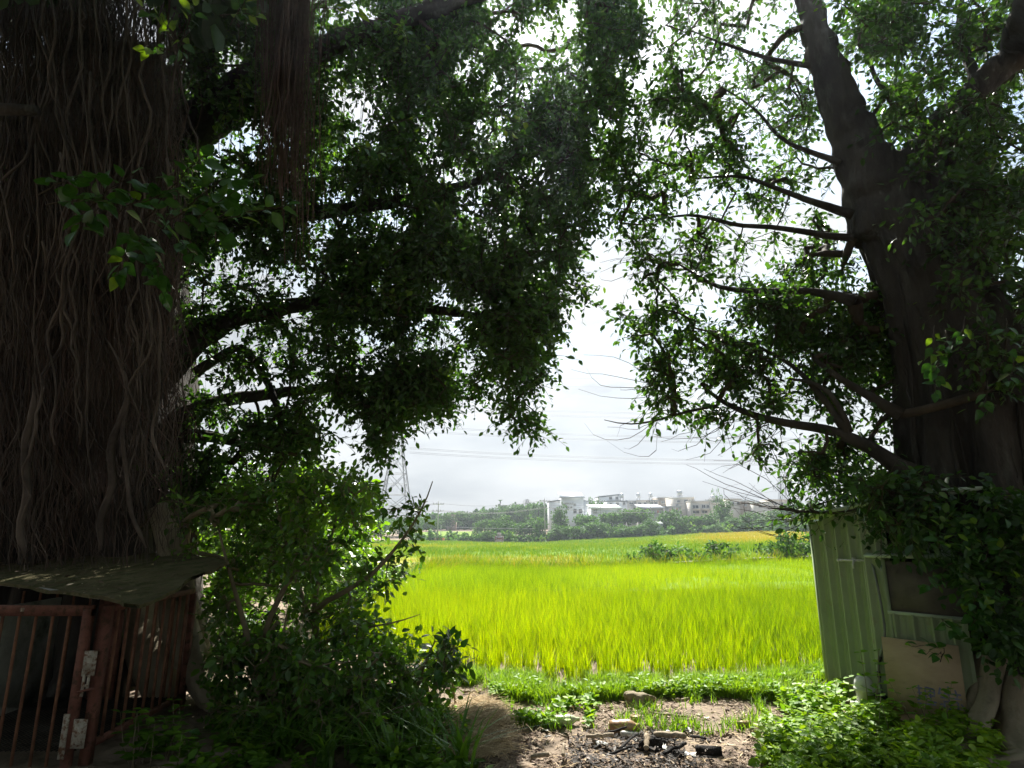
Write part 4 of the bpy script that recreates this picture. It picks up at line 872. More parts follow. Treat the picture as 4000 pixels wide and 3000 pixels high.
# ================================================================== CAGE
CG = np.array([-3.65, 5.5, 0]); cage = empty('dog_cage', CG); tag(cage, 'rusty red barred cage under a mossy sheet in the lower left', 'cage')
H_ = 1.27; x1 = -3.65; x0 = -5.6; y0 = 5.45; y1 = 7.0
def cbox(name, c, d, m, lab=None, parent=cage):
    o = MB().box(np.array(c) - CG, d).obj(name, M[m], parent)
    if lab: o['label'] = lab
    return o
# door frame (front) and main frame
cbox('door_frame', ((x0 + x1) / 2, y0, H_ - .03), (x1 - x0, .05, .085), 'rust'); cbox('door_frame', ((x0 + x1) / 2, y0, -.02), (x1 - x0, .05, .06), 'rust')
cbox('door_frame', (x1 - .035, y0 - .003, H_ / 2 - .03), (.07, .055, H_ + .03), 'rust')
cbox('corner_post', (x1 + .085, y0 + .06, H_ / 2), (.075, .075, H_), 'rust')
cbox('corner_post', (x1 + .06, y1, H_ / 2 - .02), (.06, .06, H_ - .06), 'rust'); cbox('corner_post', (x1 + .065, y1 - .12, H_ / 2 - .02), (.03, .03, H_ - .07), 'rust')
cbox('side_rail', (x1 + .085, (y0 + y1) / 2, H_ - .03), (.04, y1 - y0 - .1, .05), 'rust'); cbox('side_rail', (x1 + .085, (y0 + y1) / 2, .16), (.04, y1 - y0 - .1, .05), 'rust')
for i in range(13):
    x = x1 - .2 - i * .145
    MB().tube([np.array([x + .012 * (i % 2), y0, -.0]) - CG, np.array([x, y0, H_ - .05]) - CG], .0125, 8).obj('bar', M['rebar'], cage, smooth=True)
for i in range(9):
    y = y0 + .22 + i * .145
    MB().tube([np.array([x1 + .085, y + .01 * math.sin(i * 3), .15]) - CG, np.array([x1 + .085, y, H_ - .04]) - CG], .014, 8).obj('bar', M['rebar'], cage, smooth=True)
for i in range(10):
    x = x0 + .1 + i * .19; MB().tube([np.array([x, y1, .1]) - CG, np.array([x, y1, H_ - .04]) - CG], .012, 6).obj('bar', M['rebar'], cage, smooth=True)
mb = MB()
for i in range(46): mb.box(np.array([(x0 + x1) / 2, y0 + .05 + i * .033, .13]) - CG, (x1 - x0, .006, .006))
for i in range(46): mb.box(np.array([x0 + .05 + i * .042, (y0 + y1) / 2, .137]) - CG, (.006, y1 - y0, .006))
mb.obj('floor_mesh', M['bark'], cage)['kind'] = 'stuff'
cbox('side_panel', (-5.05, 6.3, .62), (.04, 1.3, 1.1), 'concrete', 'grey streaked panel inside the cage')
cbox('back_panel', (-4.45, 6.95, .66), (.28, .03, 1.1), 'rust')
for z, nm in ((.82, 0), (.28, 1)):
    hg = MB()
    c = np.array([x1 + .055, y0 - .03, z]) - CG
    if nm == 0:
        hg.box(c, (.105, .012, .2)); hg.box(c + [.0, -.01, 0], (.075, .012, .12)); hg.box(c + [-.02, -.014, -.17], (.022, .01, .17)); hg.box(c + [.02, -.014, -.15], (.02, .01, .12)); hg.box(c + [0, -.016, -.17], (.06, .012, .02))
        for q in (-.06, 0, .06): hg.tube([c + [.0, -.022, q], c + [.0, -.005, q]], .007, 8)
    else:
        hg.box(c, (.11, .012, .22)); hg.box(c + [0, -.01, 0], (.075, .012, .16)); hg.box(c + [-.12, -.004, -.02], (.05, .01, .34))
        for q in (-.07, 0, .07): hg.tube([c + [.0, -.022, q], c + [.0, -.005, q]], .007, 8)
    hg.obj('hinge', M['hinge'], cage)
MB().box(np.array([x1 - .6, y0 - .028, H_ - .02]) - CG, (.03, .004, .03)).obj('bolt', M['hinge'], cage)
# bolt bar
MB().tube([np.array([x1 + .0, y0 - .05, .6]) - CG, np.array([x1 + .13, y0 - .05, .63]) - CG], .009, 6).obj('latch', M['rust'], cage)
# mossy roof sheet: ragged outline with thickness
ol = [(-200, 2265, 1.36), (0, 2290, 1.36), (150, 2306, 1.36), (300, 2330, 1.355), (390, 2345, 1.355), (440, 2353, 1.35), (500, 2366, 1.345), (560, 2371, 1.35), (600, 2358, 1.36), (650, 2335, 1.375), (700, 2312, 1.4), (740, 2275, 1.43), (800, 2245, 1.49), (885, 2205, 1.56),
      (870, 2193, 1.57), (800, 2180, 1.575), (640, 2172, 1.58), (400, 2160, 1.6), (100, 2140, 1.62), (-200, 2130, 1.62)]
def atz(px, py, z):
    p = P(px, py, 1.0); d = p - np.array([0, 0, CAM_H]); return np.array([0, 0, CAM_H]) + d * (z - CAM_H) / d[2]
pts = []
for i, (a, b, z) in enumerate(ol):
    pts.append(atz(a, b, z))
    if i < len(ol) - 1 and 5 <= i <= 12:
        a2, b2, z2 = ol[i + 1]
        for f in (.33, .66): pts.append(atz(a + (a2 - a) * f + rng.normal(0, 5), b + (b2 - b) * f + rng.normal(0, 3.5), z + (z2 - z) * f))
pts = np.array(pts)
import bmesh
bm = bmesh.new(); vs = [bm.verts.new(p - CG) for p in pts]; f = bm.faces.new(vs)
ret = bmesh.ops.triangulate(bm, faces=[f]); bmesh.ops.subdivide_edges(bm, edges=[e for e in bm.edges if e.calc_length() > .25], cuts=3, use_grid_fill=True)
bmesh.ops.triangulate(bm, faces=bm.faces[:])
for v in bm.verts: v.co.z += .007 * math.sin(v.co.x * 3.1 + v.co.y * 2) + (vnoise(v.co.x, v.co.y, 5, 4) - .5) * .035
ex = bmesh.ops.extrude_face_region(bm, geom=bm.faces[:]); 
for v in [g_ for g_ in ex['geom'] if isinstance(g_, bmesh.types.BMVert)]: v.co.z += .028
bmesh.ops.recalc_face_normals(bm, faces=bm.faces[:])
me = bpy.data.meshes.new('roof_sheet'); bm.to_mesh(me); bm.free(); me.materials.append(M['slab'])
ro = obj('roof_sheet', me, cage); ro['label'] = 'mossy ragged-edged roof sheet'
c0 = [atz(a, b - 4, z + .0) for a, b, z in ol[0:5]]; MB().tube(np.array(c0) - CG + np.array([0, -.012, .012]), .014, 4).obj('roof_edge', M['slabedge'], cage)
# dry bits fallen on the roof
q = rng.uniform([0, 2190], [820, 2340], (260, 2)); q = q[in_poly(q[:, 0], q[:, 1], [(a, b) for a, b, _ in ol])]
g = np.array([atz(a, b, 1.42 + (2290 - b) / 900) for a, b in q]); k = len(g)
V_, Q_ = leaves(g, rng.normal(0, 1, (k, 3)) * [1, 1, .2], unit(rng.normal(0, .3, (k, 3)) + [0, 0, 1]), rng.uniform(.02, .09, k), rng.uniform(.006, .02, k))
tag(obj('roof_litter', mesh_np('roof_litter', V_, Q_, None, M['litter'], np.repeat(rng.normal(.45, .25, k), 2))), 'dead leaves and twigs fallen on the mossy cage roof', 'litter', kind='stuff')

# ================================================================== GREEN SHED
A = G(3243, 2680); B = G(3500, 2752); Cc = G(3860, 2900)
A = np.array([3.95, 7.95, 0]); 
def onz(px, py): return G(px, py)
# two wall lines on the ground
A0 = G(3240, 2688); B0 = G(3552, 2792); C0 = G(3850, 2862)
SH = A0.copy(); shed = empty('pump_shed', SH); tag(shed, 'pale green corrugated steel shed partly behind the right banyan', 'shed')
def corr(name, a, b, z0a, z1a, z0b, z1b, pitch, m, parent, lab=None, th=.0):
    "corrugated sheet standing on line a-b with trapezoid ribs towards the viewer"
    a = np.array(a, float)[:2]; b = np.array(b, float)[:2]; Ln = np.linalg.norm(b - a); u = (b - a) / Ln; nrm = np.array([u[1], -u[0]])
    if nrm @ (np.array([0, 0]) - a) < 0: nrm = -nrm
    prof = [(0, 0)]; s = .03
    while s + .05 < Ln:
        prof += [(s, 0), (s + .012, .045), (s + .034, .045), (s + .05, 0)]
        mid = s + pitch / 2 + .02
        if mid + .01 < Ln: prof += [(mid, 0), (mid + .005, .005), (mid + .01, 0)]
        s += pitch
    prof += [(Ln, 0)]
    V_ = []
    for (q, h) in prof:
        xy = a + u * q + nrm * (h + th); f = q / Ln
        V_ += [[xy[0], xy[1], z0a + (z0b - z0a) * f], [xy[0], xy[1], z1a + (z1b - z1a) * f]]
    V_ = np.array(V_); n = len(prof); Q_ = [[2 * i, 2 * i + 2, 2 * i + 3, 2 * i + 1] for i in range(n - 1)]
    back = V_.copy(); back[:, :2] -= nrm * .004; V2 = np.concatenate([V_, back]); Q2 = Q_ + [[a_ + 2 * n for a_ in q[::-1]] for q in Q_]
    o = obj(name, mesh_np(name, V2 - SH, Q2, None, M[m]), parent)
    if lab: o['label'] = lab
    return u, nrm, Ln
def split_corr(a, b, zt_a, zt_b, n, m='green', th=0):
    a = np.array(a, float); b = np.array(b, float)
    for i in range(n):
        f0, f1 = i / n, (i + 1) / n
        res = corr('corrugated_panel', a + (b - a) * f0, a + (b - a) * f1, -.05, zt_a + (zt_b - zt_a) * f0, -.05, zt_a + (zt_b - zt_a) * f1, PITCHR, m, shed, th=th)
    return res
PITCHR = np.linalg.norm((B0 - A0)[:2]) / 5.5
def z_at(px, py, p): return CAM_H + (P(px, py, p[1])[2] - CAM_H)
zA = z_at(3172, 2042, A0); W_dir = (B0 - A0) / np.linalg.norm(B0 - A0); B1 = A0 + (B0 - A0) * .62; far_end = A0 + np.array([1.6, .9, 0])
print('shed', A0, B0, C0, zA)
split_corr(A0, A0 + (B0 - A0) * 1.02, zA, zA + .22, 3)
corr('corrugated_panel', A0, A0 + np.array([1.8, .75, 0]), -.05, zA, -.05, zA + .1, .2, 'green', shed)
MB().box((A0 + np.array([-.005, -.01, zA / 2])) - SH, (.05, .05, zA)).obj('corner_trim', M['green'], shed)
# upper roof
n2 = np.array([-W_dir[1], W_dir[0], 0]);  n2 = n2 if n2[0] < 0 else -n2
r0 = A0 - W_dir * .22 + n2 * .18; r1 = B0 + W_dir * .6 + n2 * .18
MB().prism([[r0[0], r0[1], zA + .01], [r1[0], r1[1], zA + .3], [r1[0] + 2, r1[1] + .9, zA + .42], [r0[0] + 2, r0[1] + .9, zA + .13]], (-SH[0], -SH[1], -SH[2]), (-SH[0], -SH[1], -SH[2] + .035)).obj('roof', M['greentrim'], shed)
# lower front box: starts where its own little roof begins
D0 = A0 + (B0 - A0) * .78 + n2 * .09; D1 = B0 + n2 * .09
zD = z_at(3408, 2178, D0)
E0 = B0 + n2 * .06; E1 = C0
corr('corrugated_panel', D0, D1, -.05, zD, -.05, zD + .02, PITCHR, 'green', shed)
u_, nn_, Ln_ = corr('corrugated_panel', D1, C0, -.05, z_at(3520, 2392, D1), -.05, z_at(3520, 2392, D1) + .0, .17, 'green', shed)
n3 = np.array([nn_[0], nn_[1], 0]); u3 = np.array([u_[0], u_[1], 0])
zS0 = z_at(3525, 2388, D1); zS1 = z_at(3512, 2235, D1)
def slab3(name, a, b, z0, z1, off, th, m, lab=None, z0b=None, z1b=None):
    a = np.array(a) + n3 * off; b = np.array(b) + n3 * off
    o = MB().prism([[a[0], a[1], z0], [b[0], b[1], z0b if z0b is not None else z0], [b[0], b[1], z1b if z1b is not None else z1], [a[0], a[1], z1]], -SH, -SH + n3 * th).obj(name, M[m], shed)
    if lab: o['label'] = lab
    return o
slab3('screen_panel', D1 + u3 * .02, C0, zS0, zS1 + .12, 0, .015, 'screen', 'dark fine mesh screen above the green sheet')
slab3('trim', D1, C0, zS0 - .02, zS0 + .012, .016, .02, 'greentrim')
slab3('corner_trim', D1 - u3 * .0, D1 + u3 * .035, 0, zD, .017, .012, 'green')
q0 = D0 + n2 * .02 + W_dir * .02; q1 = D1 + n3 * .12 + n2 * .04; q2 = C0 + n3 * .12
MB().prism([[q0[0], q0[1], zD + .0], [q1[0], q1[1], zD + .02], [q2[0], q2[1], zD + .03], [q2[0] + .6, q2[1] + .8, zD + .16], [q0[0] + .5, q0[1] + .45, zD + .12]], -SH, -SH + np.array([0, 0, .03])).obj('lower_roof', M['greentrim'], shed)
# plywood board leaning on the shed
pb0 = D1 - u3 * .08 + n3 * .12; pb0[2] = 0; pb1 = pb0 + u3 * (Ln_ * .98)
zt = z_at(3517, 2497, pb0)
ply = empty('plywood_board', pb0); tag(ply, 'weathered plywood board with faded blue painted characters leaning on the shed', 'board')
lean = n3 * -.05
MB().prism([[pb0[0], pb0[1], -.0], [pb1[0], pb1[1], -.0], [pb1[0] + lean[0], pb1[1] + lean[1], zt + .02], [pb0[0] + lean[0], pb0[1] + lean[1], zt + .02]], -pb0, -pb0 + n3 * .016).obj('panel', M['ply'], ply)
def stroke(mb, pts, w):
    "painted stroke on the board; pts in (metres along, metres up)"
    for (a, b), (c, d) in zip(pts[:-1], pts[1:]):
        l_ = math.hypot(c - a, d - b); tx, tz = (c - a) / l_, (d - b) / l_
        q = []
        for (s_, t_) in ((a, b), (c, d)):
            for sg in (-1, 1):
                x_, z_ = s_ - sg * tz * w / 2, t_ + sg * tx * w / 2
                q.append(pb0 + u3 * x_ + np.array([0, 0, z_]) + lean * (z_ / zt) + n3 * .0185 - pb0)
        mb.add(np.array(q), [[0, 2, 3, 1]])
LW = Ln_ * .98
for k_, (cx, cz, s) in enumerate(((LW * .52, .30, .1), (LW * .82, .30, .11))):
    mb = MB()
    S = (lambda l: [(cx + a * s, cz + b * s) for a, b in l])
    if k_ == 0:
        for l in ([(-.9, .5), (-.3, .55)], [(-.8, .1), (-.35, .12)], [(-.6, .8), (-.62, -.5), (-.85, -.6)], [(0, .75), (-.1, .2), (-.05, -.5)], [(.05, .7), (.7, .6), (.65, .1)], [(.1, .3), (.6, .3)], [(.1, -.05), (.7, 0)], [(.35, .65), (.3, -.6)], [(.0, -.6), (.8, -.55)], [(-.9, -.9), (.7, -.8)]): stroke(mb, S(l), .016)
    else:
        for l in ([(-.7, .8), (-.9, .2)], [(-.8, .35), (.8, .45)], [(-.1, 1.0), (-.15, -.2)], [(-.8, 0), (.8, .1)], [(.4, .8), (.5, .2)], [(-.6, -.3), (.5, -.2), (.45, -.8)], [(-.5, -.35), (-.6, -.85), (.6, -.8)], [(.0, -.2), (-.05, -.9)], [(-.9, -.6), (-.6, -.5)], [(.7, -.3), (.9, -.6)]): stroke(mb, S(l), .016)
    mb.obj('painted_character', M['blue'], ply)
# pipe with tap along the wall
def onwall(px, py, off=.05):
    "point on the shed's left wall line (moved out) seen at a pixel"
    d = P(px, py, 1.0) - np.array([0, 0, CAM_H]); o = A0 + n2 * off
    # solve (t*d).xy on line o + s*W_dir
    Mx = np.array([[d[0], -W_dir[0]], [d[1], -W_dir[1]]]); t, s_ = np.linalg.solve(Mx, o[:2]); return np.array([0, 0, CAM_H]) + d * t
p0 = onwall(3272, 2188); p1 = onwall(3402, 2190); pr = empty('water_pipe', p0); tag(pr, 'short horizontal grey pipe with a tap on the green wall', 'pipe')
MB().tube(np.array([p0, p1]) - p0, .012, 10).obj('pipe', M['pvc'], pr, smooth=True)
for f in (0, .1, .52, .62): c = p0 + (p1 - p0) * f; MB().tube(np.array([c, c + (p1 - p0) * .06]) - p0, .017, 10).obj('coupling', M['pvc'], pr, smooth=True)
c = p0 + (p1 - p0) * .55; tp = MB(); tp.tube(np.array([c, c + n2 * .03 - [0, 0, .01], c + n2 * .045 - [0, 0, .05], c + n2 * .045 - [0, 0, .09]]) - p0, [.011, .012, .011, .009], 8); tp.box(c - p0 + n2 * .02 + [0, 0, .025], (.045, .012, .012)); tp.obj('tap', M['pvc'], pr)
hp = np.array([onwall(a, b, .14 if a > 3405 else .07) for a, b in [(3405, 2195), (3420, 2250), (3440, 2350), (3455, 2440), (3456, 2500), (3440, 2560), (3430, 2600), (3436, 2660), (3448, 2720)]])
hs = empty('hose', hp[0]); tag(hs, 'grey hose running down the green wall to the pump', 'hose')
tt = np.linspace(0, 8, 40); hc = np.stack([np.interp(tt, np.arange(9), hp[:, i]) for i in range(3)], -1)
for _ in range(4): hc[1:-1] = (hc[:-2] + 2 * hc[1:-1] + hc[2:]) / 4
MB().tube(hc - hp[0], .0135, 8).obj('hose', M['hose'], hs, smooth=True)
for f in (25, 31): MB().tube(hc[f:f + 3] - hp[0], .019, 10).obj('sleeve', M['black'], hs, smooth=True)
# pump
pc = onwall(3380, 2730, .32); pc[2] = 0
pm = empty('water_pump', pc); tag(pm, 'small water pump with a white domed tank among the weeds by the shed', 'pump')
def lathe(prof, k=20):
    prof = np.array(prof, float); a = np.arange(k) * 2 * math.pi / k; V_ = np.stack([prof[:, None, 0] * np.cos(a), prof[:, None, 0] * np.sin(a), np.broadcast_to(prof[:, None, 1], (len(prof), k))], -1).reshape(-1, 3)
    i = np.arange(len(prof) - 1)[:, None] * k; j = np.arange(k)[None]; j2 = (j + 1) % k
    return V_, np.stack([i + j, i + j2, i + k + j2, i + k + j], -1).reshape(-1, 4)
zp = CAM_H + (P(3385, 2640, pc[1])[2] - CAM_H)
V_, Q_ = lathe([(0, zp), (.03, zp), (.06, zp - .012), (.085, zp - .045), (.092, zp - .09), (.088, zp - .11), (.1, zp - .115), (.1, zp - .14), (.085, zp - .145), (.082, zp - .26), (0, zp - .26)]); obj('tank', mesh_np('tank', V_, Q_, None, M['white'], smooth=True), pm)
V_, Q_ = lathe([(0, zp + .02), (.012, zp + .018), (.014, zp), (.0, zp - .002)], 10); obj('cap', mesh_np('cap', V_, Q_, None, M['black'], smooth=True), pm)
MB().box((.12, -.03, zp - .24), (.13, .13, .13)).obj('motor', M['black'], pm); MB().box((0.03, 0, .06), (.28, .2, .12)).obj('base', M['white'], pm)
gp = np.array([G(3300, 2756), G(3480, 2775), G(3570, 2815), G(3600, 2822)]); gp[:, 2] += .05; g2 = np.array([G(3610, 2822), G(3700, 2800)]); g2[:, 2] += .05
gpo = empty('ground_pipe', gp[0]); tag(gpo, 'white plastic pipe lying among the weeds below the plywood', 'pipe')
MB().tube(gp - gp[0], .018, 8).obj('pipe', M['pvc'], gpo, smooth=True); MB().tube(g2 - gp[0], .018, 8).obj('pipe', M['pvc'], gpo, smooth=True); V_, Q_ = lathe([(0, -.04), (.028, -.04), (.028, .04), (0, .04)], 10)
obj('joint', mesh_np('joint', V_ + (gp[-1] - gp[0]) + [.02, 0, 0], Q_, None, M['pvc'], smooth=True), gpo)

# ================================================================== THINGS ON THE EARTH
def gz(p): p = np.array(p, float); p[2] = terrain(p[0], p[1]) + (vnoise(p[0], p[1], 3, 1.3) - .5) * .07; return p
def blob(name, base, size, m, label, cat, seed=0, rough=.25):
    bm = bmesh.new(); bmesh.ops.create_icosphere(bm, subdivisions=4, radius=1)
    for v in bm.verts:
        n = v.co.normalized(); k = 1 + rough * (vnoise(n.x * 2 + 9, n.y * 2 + n.z * 1.7 + 9, seed, 1) - .5) * 2 + rough * .5 * (vnoise(n.x * 5 + 30, n.y * 5 + n.z * 4 + 30, seed + 1, 1) - .5)
        v.co = Vector((n.x * k * size[0], n.y * k * size[1], max(-.35, n.z) * k * size[2] + size[2] * .3))
    me = bpy.data.meshes.new(name); bm.to_mesh(me); bm.free(); me.materials.append(M[m]); me.shade_smooth(); o = obj(name, me); o.location = base; tag(o, label, cat); return o
blob('rock', gz(G(2495, 2762)), (.16, .11, .085), 'rock', 'knobbly tan rock at the edge of the grass', 'rock', 3, .55)
for i, (px, py, s, lb) in enumerate([(2240, 2758, .05, 'small grey stone left of the knobbly rock'), (2995, 2800, .05, 'small brown stone at the right side of the bare earth'), (1990, 2822, .06, 'grey stone beside the green bottle, nearer the straw'), (2010, 2815, .05, 'pale pebble beside the grey stone by the straw')]):
    blob('stone', gz(G(px, py)), (s, s * .8, s * .7), 'rock', lb, 'stone', 10 + i)
blob('eggshell_ball', gz(G(2178, 2742)) + np.array([0, 0, .01]), (.042, .042, .05), 'white', 'round white plastic ball at the edge of the grass', 'ball', 1, .05)
def lie(name, px, py, az, prof, m, label, cat, k=14, squash=1.0):
    p = gz(G(px, py)); V_, Q_ = lathe(prof, k); rmax = max(q[0] for q in prof); L = prof[-1][1]
    V2 = np.stack([V_[:, 2] - L / 2, V_[:, 0], V_[:, 1] * squash], -1); o = obj(name, mesh_np(name, V2, Q_, None, M[m], smooth=True)); o.location = p + np.array([0, 0, rmax * squash]); o.rotation_euler = (0, rng.normal(0, .05), az); tag(o, label, cat); return o
lie('bottle', 2200, 2832, .1, [(0, 0), (.035, .0), (.048, .02), (.05, .22), (.04, .27), (.02, .3), (.02, .335), (0, .335)], 'pale_green_plastic', 'pale green plastic bottle lying among small weeds', 'bottle')
lie('bottle', 2440, 2858, -.2, [(0, 0), (.05, .0), (.062, .02), (.065, .05), (.06, .08), (.065, .11), (.064, .2), (.04, .24), (.025, .26), (.025, .29), (0, .29)], 'amber', 'brown crushed bottle lying by the tin can', 'bottle')
lie('bottle', 2460, 2872, .15, [(0, 0), (.02, 0), (.028, .02), (.028, .16), (.02, .18), (0, .18)], 'white', 'small whitish tube lying in front of the brown bottle', 'tube')
lie('log', 2770, 2960, -.25, [(0, 0), (.035, .0), (.038, .05), (.035, .22), (0, .22)], 'char', 'short charred log at the right end of the ash heap', 'log')
lie('plank', 2905, 2852, .3, [(0, 0), (.03, 0), (.03, .13), (0, .13)], 'tin', 'small rusty tin lying on the right of the bare earth', 'can')
p = gz(G(2483, 2838)); V_, Q_ = lathe([(0, 0), (.045, 0), (.047, .004), (.045, .01), (.045, .09), (.047, .095), (.044, .1), (.042, .09), (0, .09)], 18); o = obj('tin_can', mesh_np('tin_can', V_, Q_, None, M['tin'], smooth=True)); o.location = p; tag(o, 'small upright rusty tin can behind the brown bottle', 'can')
# sticks
sticks = [((2560, 2800), (2680, 2812), .012, 'wood', 'curved dead stick right of the knobbly rock'), ((2640, 2745), (2700, 2738), .02, 'wood', 'pale broken stick near the grass edge, right of the rock'), ((2330, 2890), (2450, 2880), .012, 'char', 'black stick behind the ash heap'),
          ((2560, 2895), (2680, 2925), .025, 'wood', 'pale thick stick lying across the ash heap'), ((2530, 2980), (2540, 2905), .024, 'wood', 'pale upright-pointing board end in the middle of the ash heap'), ((2200, 2985), (2204, 2960), .016, 'wood', 'short pale stick left of the ash heap'),
          ((2290, 2900), (2400, 2915), .018, 'wood', 'bleached stick at the left of the ash heap'), ((2420, 2960), (2490, 2905), .012, 'char', 'thin charred stick leaning across the ash'), ((2700, 2900), (2760, 2940), .014, 'char', 'charred stick at the right of the ash heap'),
          ((2150, 2860), (2215, 2875), .008, 'wood', 'thin brown stick in front of the green bottle'), ((2760, 2755), (2890, 2760), .007, 'wood', 'long thin pale stick near the grass at the right'), ((2520, 2835), (2570, 2805), .009, 'wood', 'thin twig right of the tin can'),
          ((2380, 2990), (2470, 2975), .012, 'char', 'charred stick at the front of the ash heap'), ((2590, 2990), (2680, 2965), .014, 'char', 'black branch piece at the front right of the ash heap'), ((2080, 2990), (2150, 2995), .02, 'wood', 'brown bark piece at the bottom edge left of the ash'),
          ((1810, 2710), (1880, 2705), .018, 'wood', 'pale dry stick at the foot of the shrubs by the grass')]
for i, (a, b, r_, m_, lb) in enumerate(sticks):
    a = gz(G(*a)) + [0, 0, r_ + .004 + (.05 if 'ash' in lb else 0)]; b = gz(G(*b)) + [0, 0, r_ + .004 + (.09 if 'ash' in lb else 0)]
    if 'upright' in lb: b = a + np.array([.03, .16, .07])
    t = np.linspace(0, 1, 8)[:, None]; c = a + (b - a) * t + rng.normal(0, .25, (8, 3)) * r_; o = MB().tube(c - a, r_ * rng.uniform(.75, 1.1, 8), 8).obj('stick', M[m_], smooth=True); o.location = a; tag(o, lb, 'stick')
for px, py, s, lb in [(2540, 2930, (.17, .1, .14), 'charred block in the middle of the ash heap'), (2640, 2960, (.1, .08, .06), 'charred lump right of the middle of the ash heap'), (2580, 2890, (.12, .08, .08), 'burnt clump at the back of the ash heap'), (2330, 2905, (.08, .06, .05), 'burnt lump at the left of the ash heap')]:
    blob('charred_block', gz(G(px, py)), tuple(v * .7 for v in s), 'char', lb, 'charcoal', int(px), .5)
def scrap(px, py, s, m, label, asp=.6):
    s = s * .62
    p = gz(G(px, py)) + [0, 0, .05 if 'ash' in label else .02]; n = 7; gx, gy = np.meshgrid(np.linspace(-.5, .5, n), np.linspace(-.5, .5, n)); sh = 1 + (vnoise(gx * 3 + px, gy * 3 + py, 3, 1) - .5) * .9
    z = (vnoise(gx * 4 + px, gy * 4 + py, 7, 1) - .4) * .5 * s; V_ = np.stack([gx * s * sh, gy * s * asp * sh, z * .6], -1).reshape(-1, 3); idx = np.arange(n * n).reshape(n, n); Q_ = np.stack([idx[:-1, :-1], idx[:-1, 1:], idx[1:, 1:], idx[1:, :-1]], -1).reshape(-1, 4)
    V2 = np.concatenate([V_, V_ - [0, 0, .003]]); Q2 = np.concatenate([Q_, Q_[:, ::-1] + n * n]); o = obj('plastic_scrap', mesh_np('plastic_scrap', V2, Q2, None, M[m])); o.location = p; o.rotation_euler = (0, 0, rng.uniform(0, 3)); tag(o, label, 'scrap')
for a in [(1925, 2818, .13, 'white', 'white torn scrap beside the straw heap, farther one'), (1930, 2858, .15, 'white', 'white crumpled scrap beside the straw heap, nearer one'), (2130, 2855, .11, 'white', 'whitish scrap left in front of the green bottle'), (2690, 2856, .13, 'white', 'white plastic scrap right of the brown bottle'),
          (2610, 2868, .09, 'white', 'small white scrap above the ash heap'), (2760, 2812, .08, 'white', 'small white scrap on the earth toward the right weeds'), (2940, 2900, .12, 'ply', 'beige cardboard scrap at the right of the bare earth'), (2860, 2717, .16, 'white', 'white plastic sheet scrap in the grass at the right'),
          (2350, 2920, .22, 'white', 'long white torn plastic strip on the left of the ash heap', .3), (2440, 2940, .12, 'white', 'crumpled white scrap in the middle left of the ash'), (2480, 2905, .12, 'white', 'small white scrap at the top of the ash heap'), (2600, 2945, .2, 'white', 'white curled plastic strip right of the charred block in the ash', .3),
          (2700, 2985, .15, 'white', 'white crumpled scrap at the front right of the ash heap'), (2340, 2965, .09, 'ply', 'tan paper scrap at the front left of the ash heap'), (2260, 2900, .12, 'ply', 'tan paper scrap left of the ash heap'), (2140, 2895, .09, 'white', 'pale scrap on the earth left of the ash heap, near weeds'),
          (2630, 2850, .12, 'amber', 'orange-brown leaf sheath piece above the ash heap')]: scrap(*a)

# ================================================================== AIR
HZ = bpy.data.materials.new('haze'); HZ.use_nodes = True; t_ = HZ.node_tree; t_.nodes.clear()
pv = N(t_, 'ShaderNodeVolumePrincipled'); pv.inputs['Density'].default_value = HAZE; pv.inputs['Color'].default_value = (.8, .9, 1, 1); pv.inputs['Anisotropy'].default_value = .72  # bluish colour and forward scatter also imitate a lens glare veil
mo = N(t_, 'ShaderNodeOutputMaterial'); t_.links.new(pv.outputs[0], mo.inputs['Volume'])
hz = MB().box((0, 0, 28), (800, 800, 68)).obj('haze', HZ); tag(hz, 'thin haze over the fields, added also to imitate lens glare', 'haze', kind='stuff')

# ================================================================== MIDDLE DISTANCE: bund with small trees
def far_tree_mesh(kind, seed, n=420, size=.5):
    r = np.random.default_rng(seed)
    # clumps on an uneven crown: positions in unit crown space (radius 1, height 1)
    lob = r.normal(0, 1, (26, 3)); lob /= np.linalg.norm(lob, axis=1, keepdims=True); lob *= r.uniform(.35, .85, (26, 1)); 
    if kind == 'flat': lob[:, 2] = np.abs(lob[:, 2]) * .5 + .15
    if kind == 'tall': lob[:, 2] *= 1.2
    lr = r.uniform(.2, .42, 26)
    k = r.integers(0, 26, n); v = r.normal(0, 1, (n, 3)); v /= np.linalg.norm(v, axis=1, keepdims=True)
    pos = lob[k] + v * (lr[k] * r.uniform(.6, 1.05, n))[:, None]
    d = v * .5 + r.normal(0, .7, (n, 3)); up = v + r.normal(0, .4, (n, 3)) + [0, 0, .5]
    s = size * r.uniform(.5, 1.2, n) * .32; V_, Q_ = leaves(pos, d, unit(up), s, s * .75)
    ti = np.repeat(.3 + .25 * v[:, 2] * 0 + r.normal(0, .2, n) + (r.random(26) * .35 - .1)[k], 2)
    return mesh_np('crown', V_, Q_, None, M['far_leaf'], ti)
CROWN = {k: [far_tree_mesh(k, s + i, 1500, .45) for i in range(3)] for s, k in ((100, 'round'), (200, 'flat'), (300, 'tall'))}
_tr = MB(); _tr.tube([[0, 0, 0], [.02, .01, .3], [0, 0, .62], [.03, 0, .9]], [.035, .028, .02, .01], 7)
for a in (0, 2.1, 4.2): _tr.tube([[0, 0, .4], [.14 * math.cos(a), .14 * math.sin(a), .62], [.25 * math.cos(a), .25 * math.sin(a), .78]], [.016, .011, .006], 5)
TRUNK = _tr.mesh('trunk', M['bark'], True)
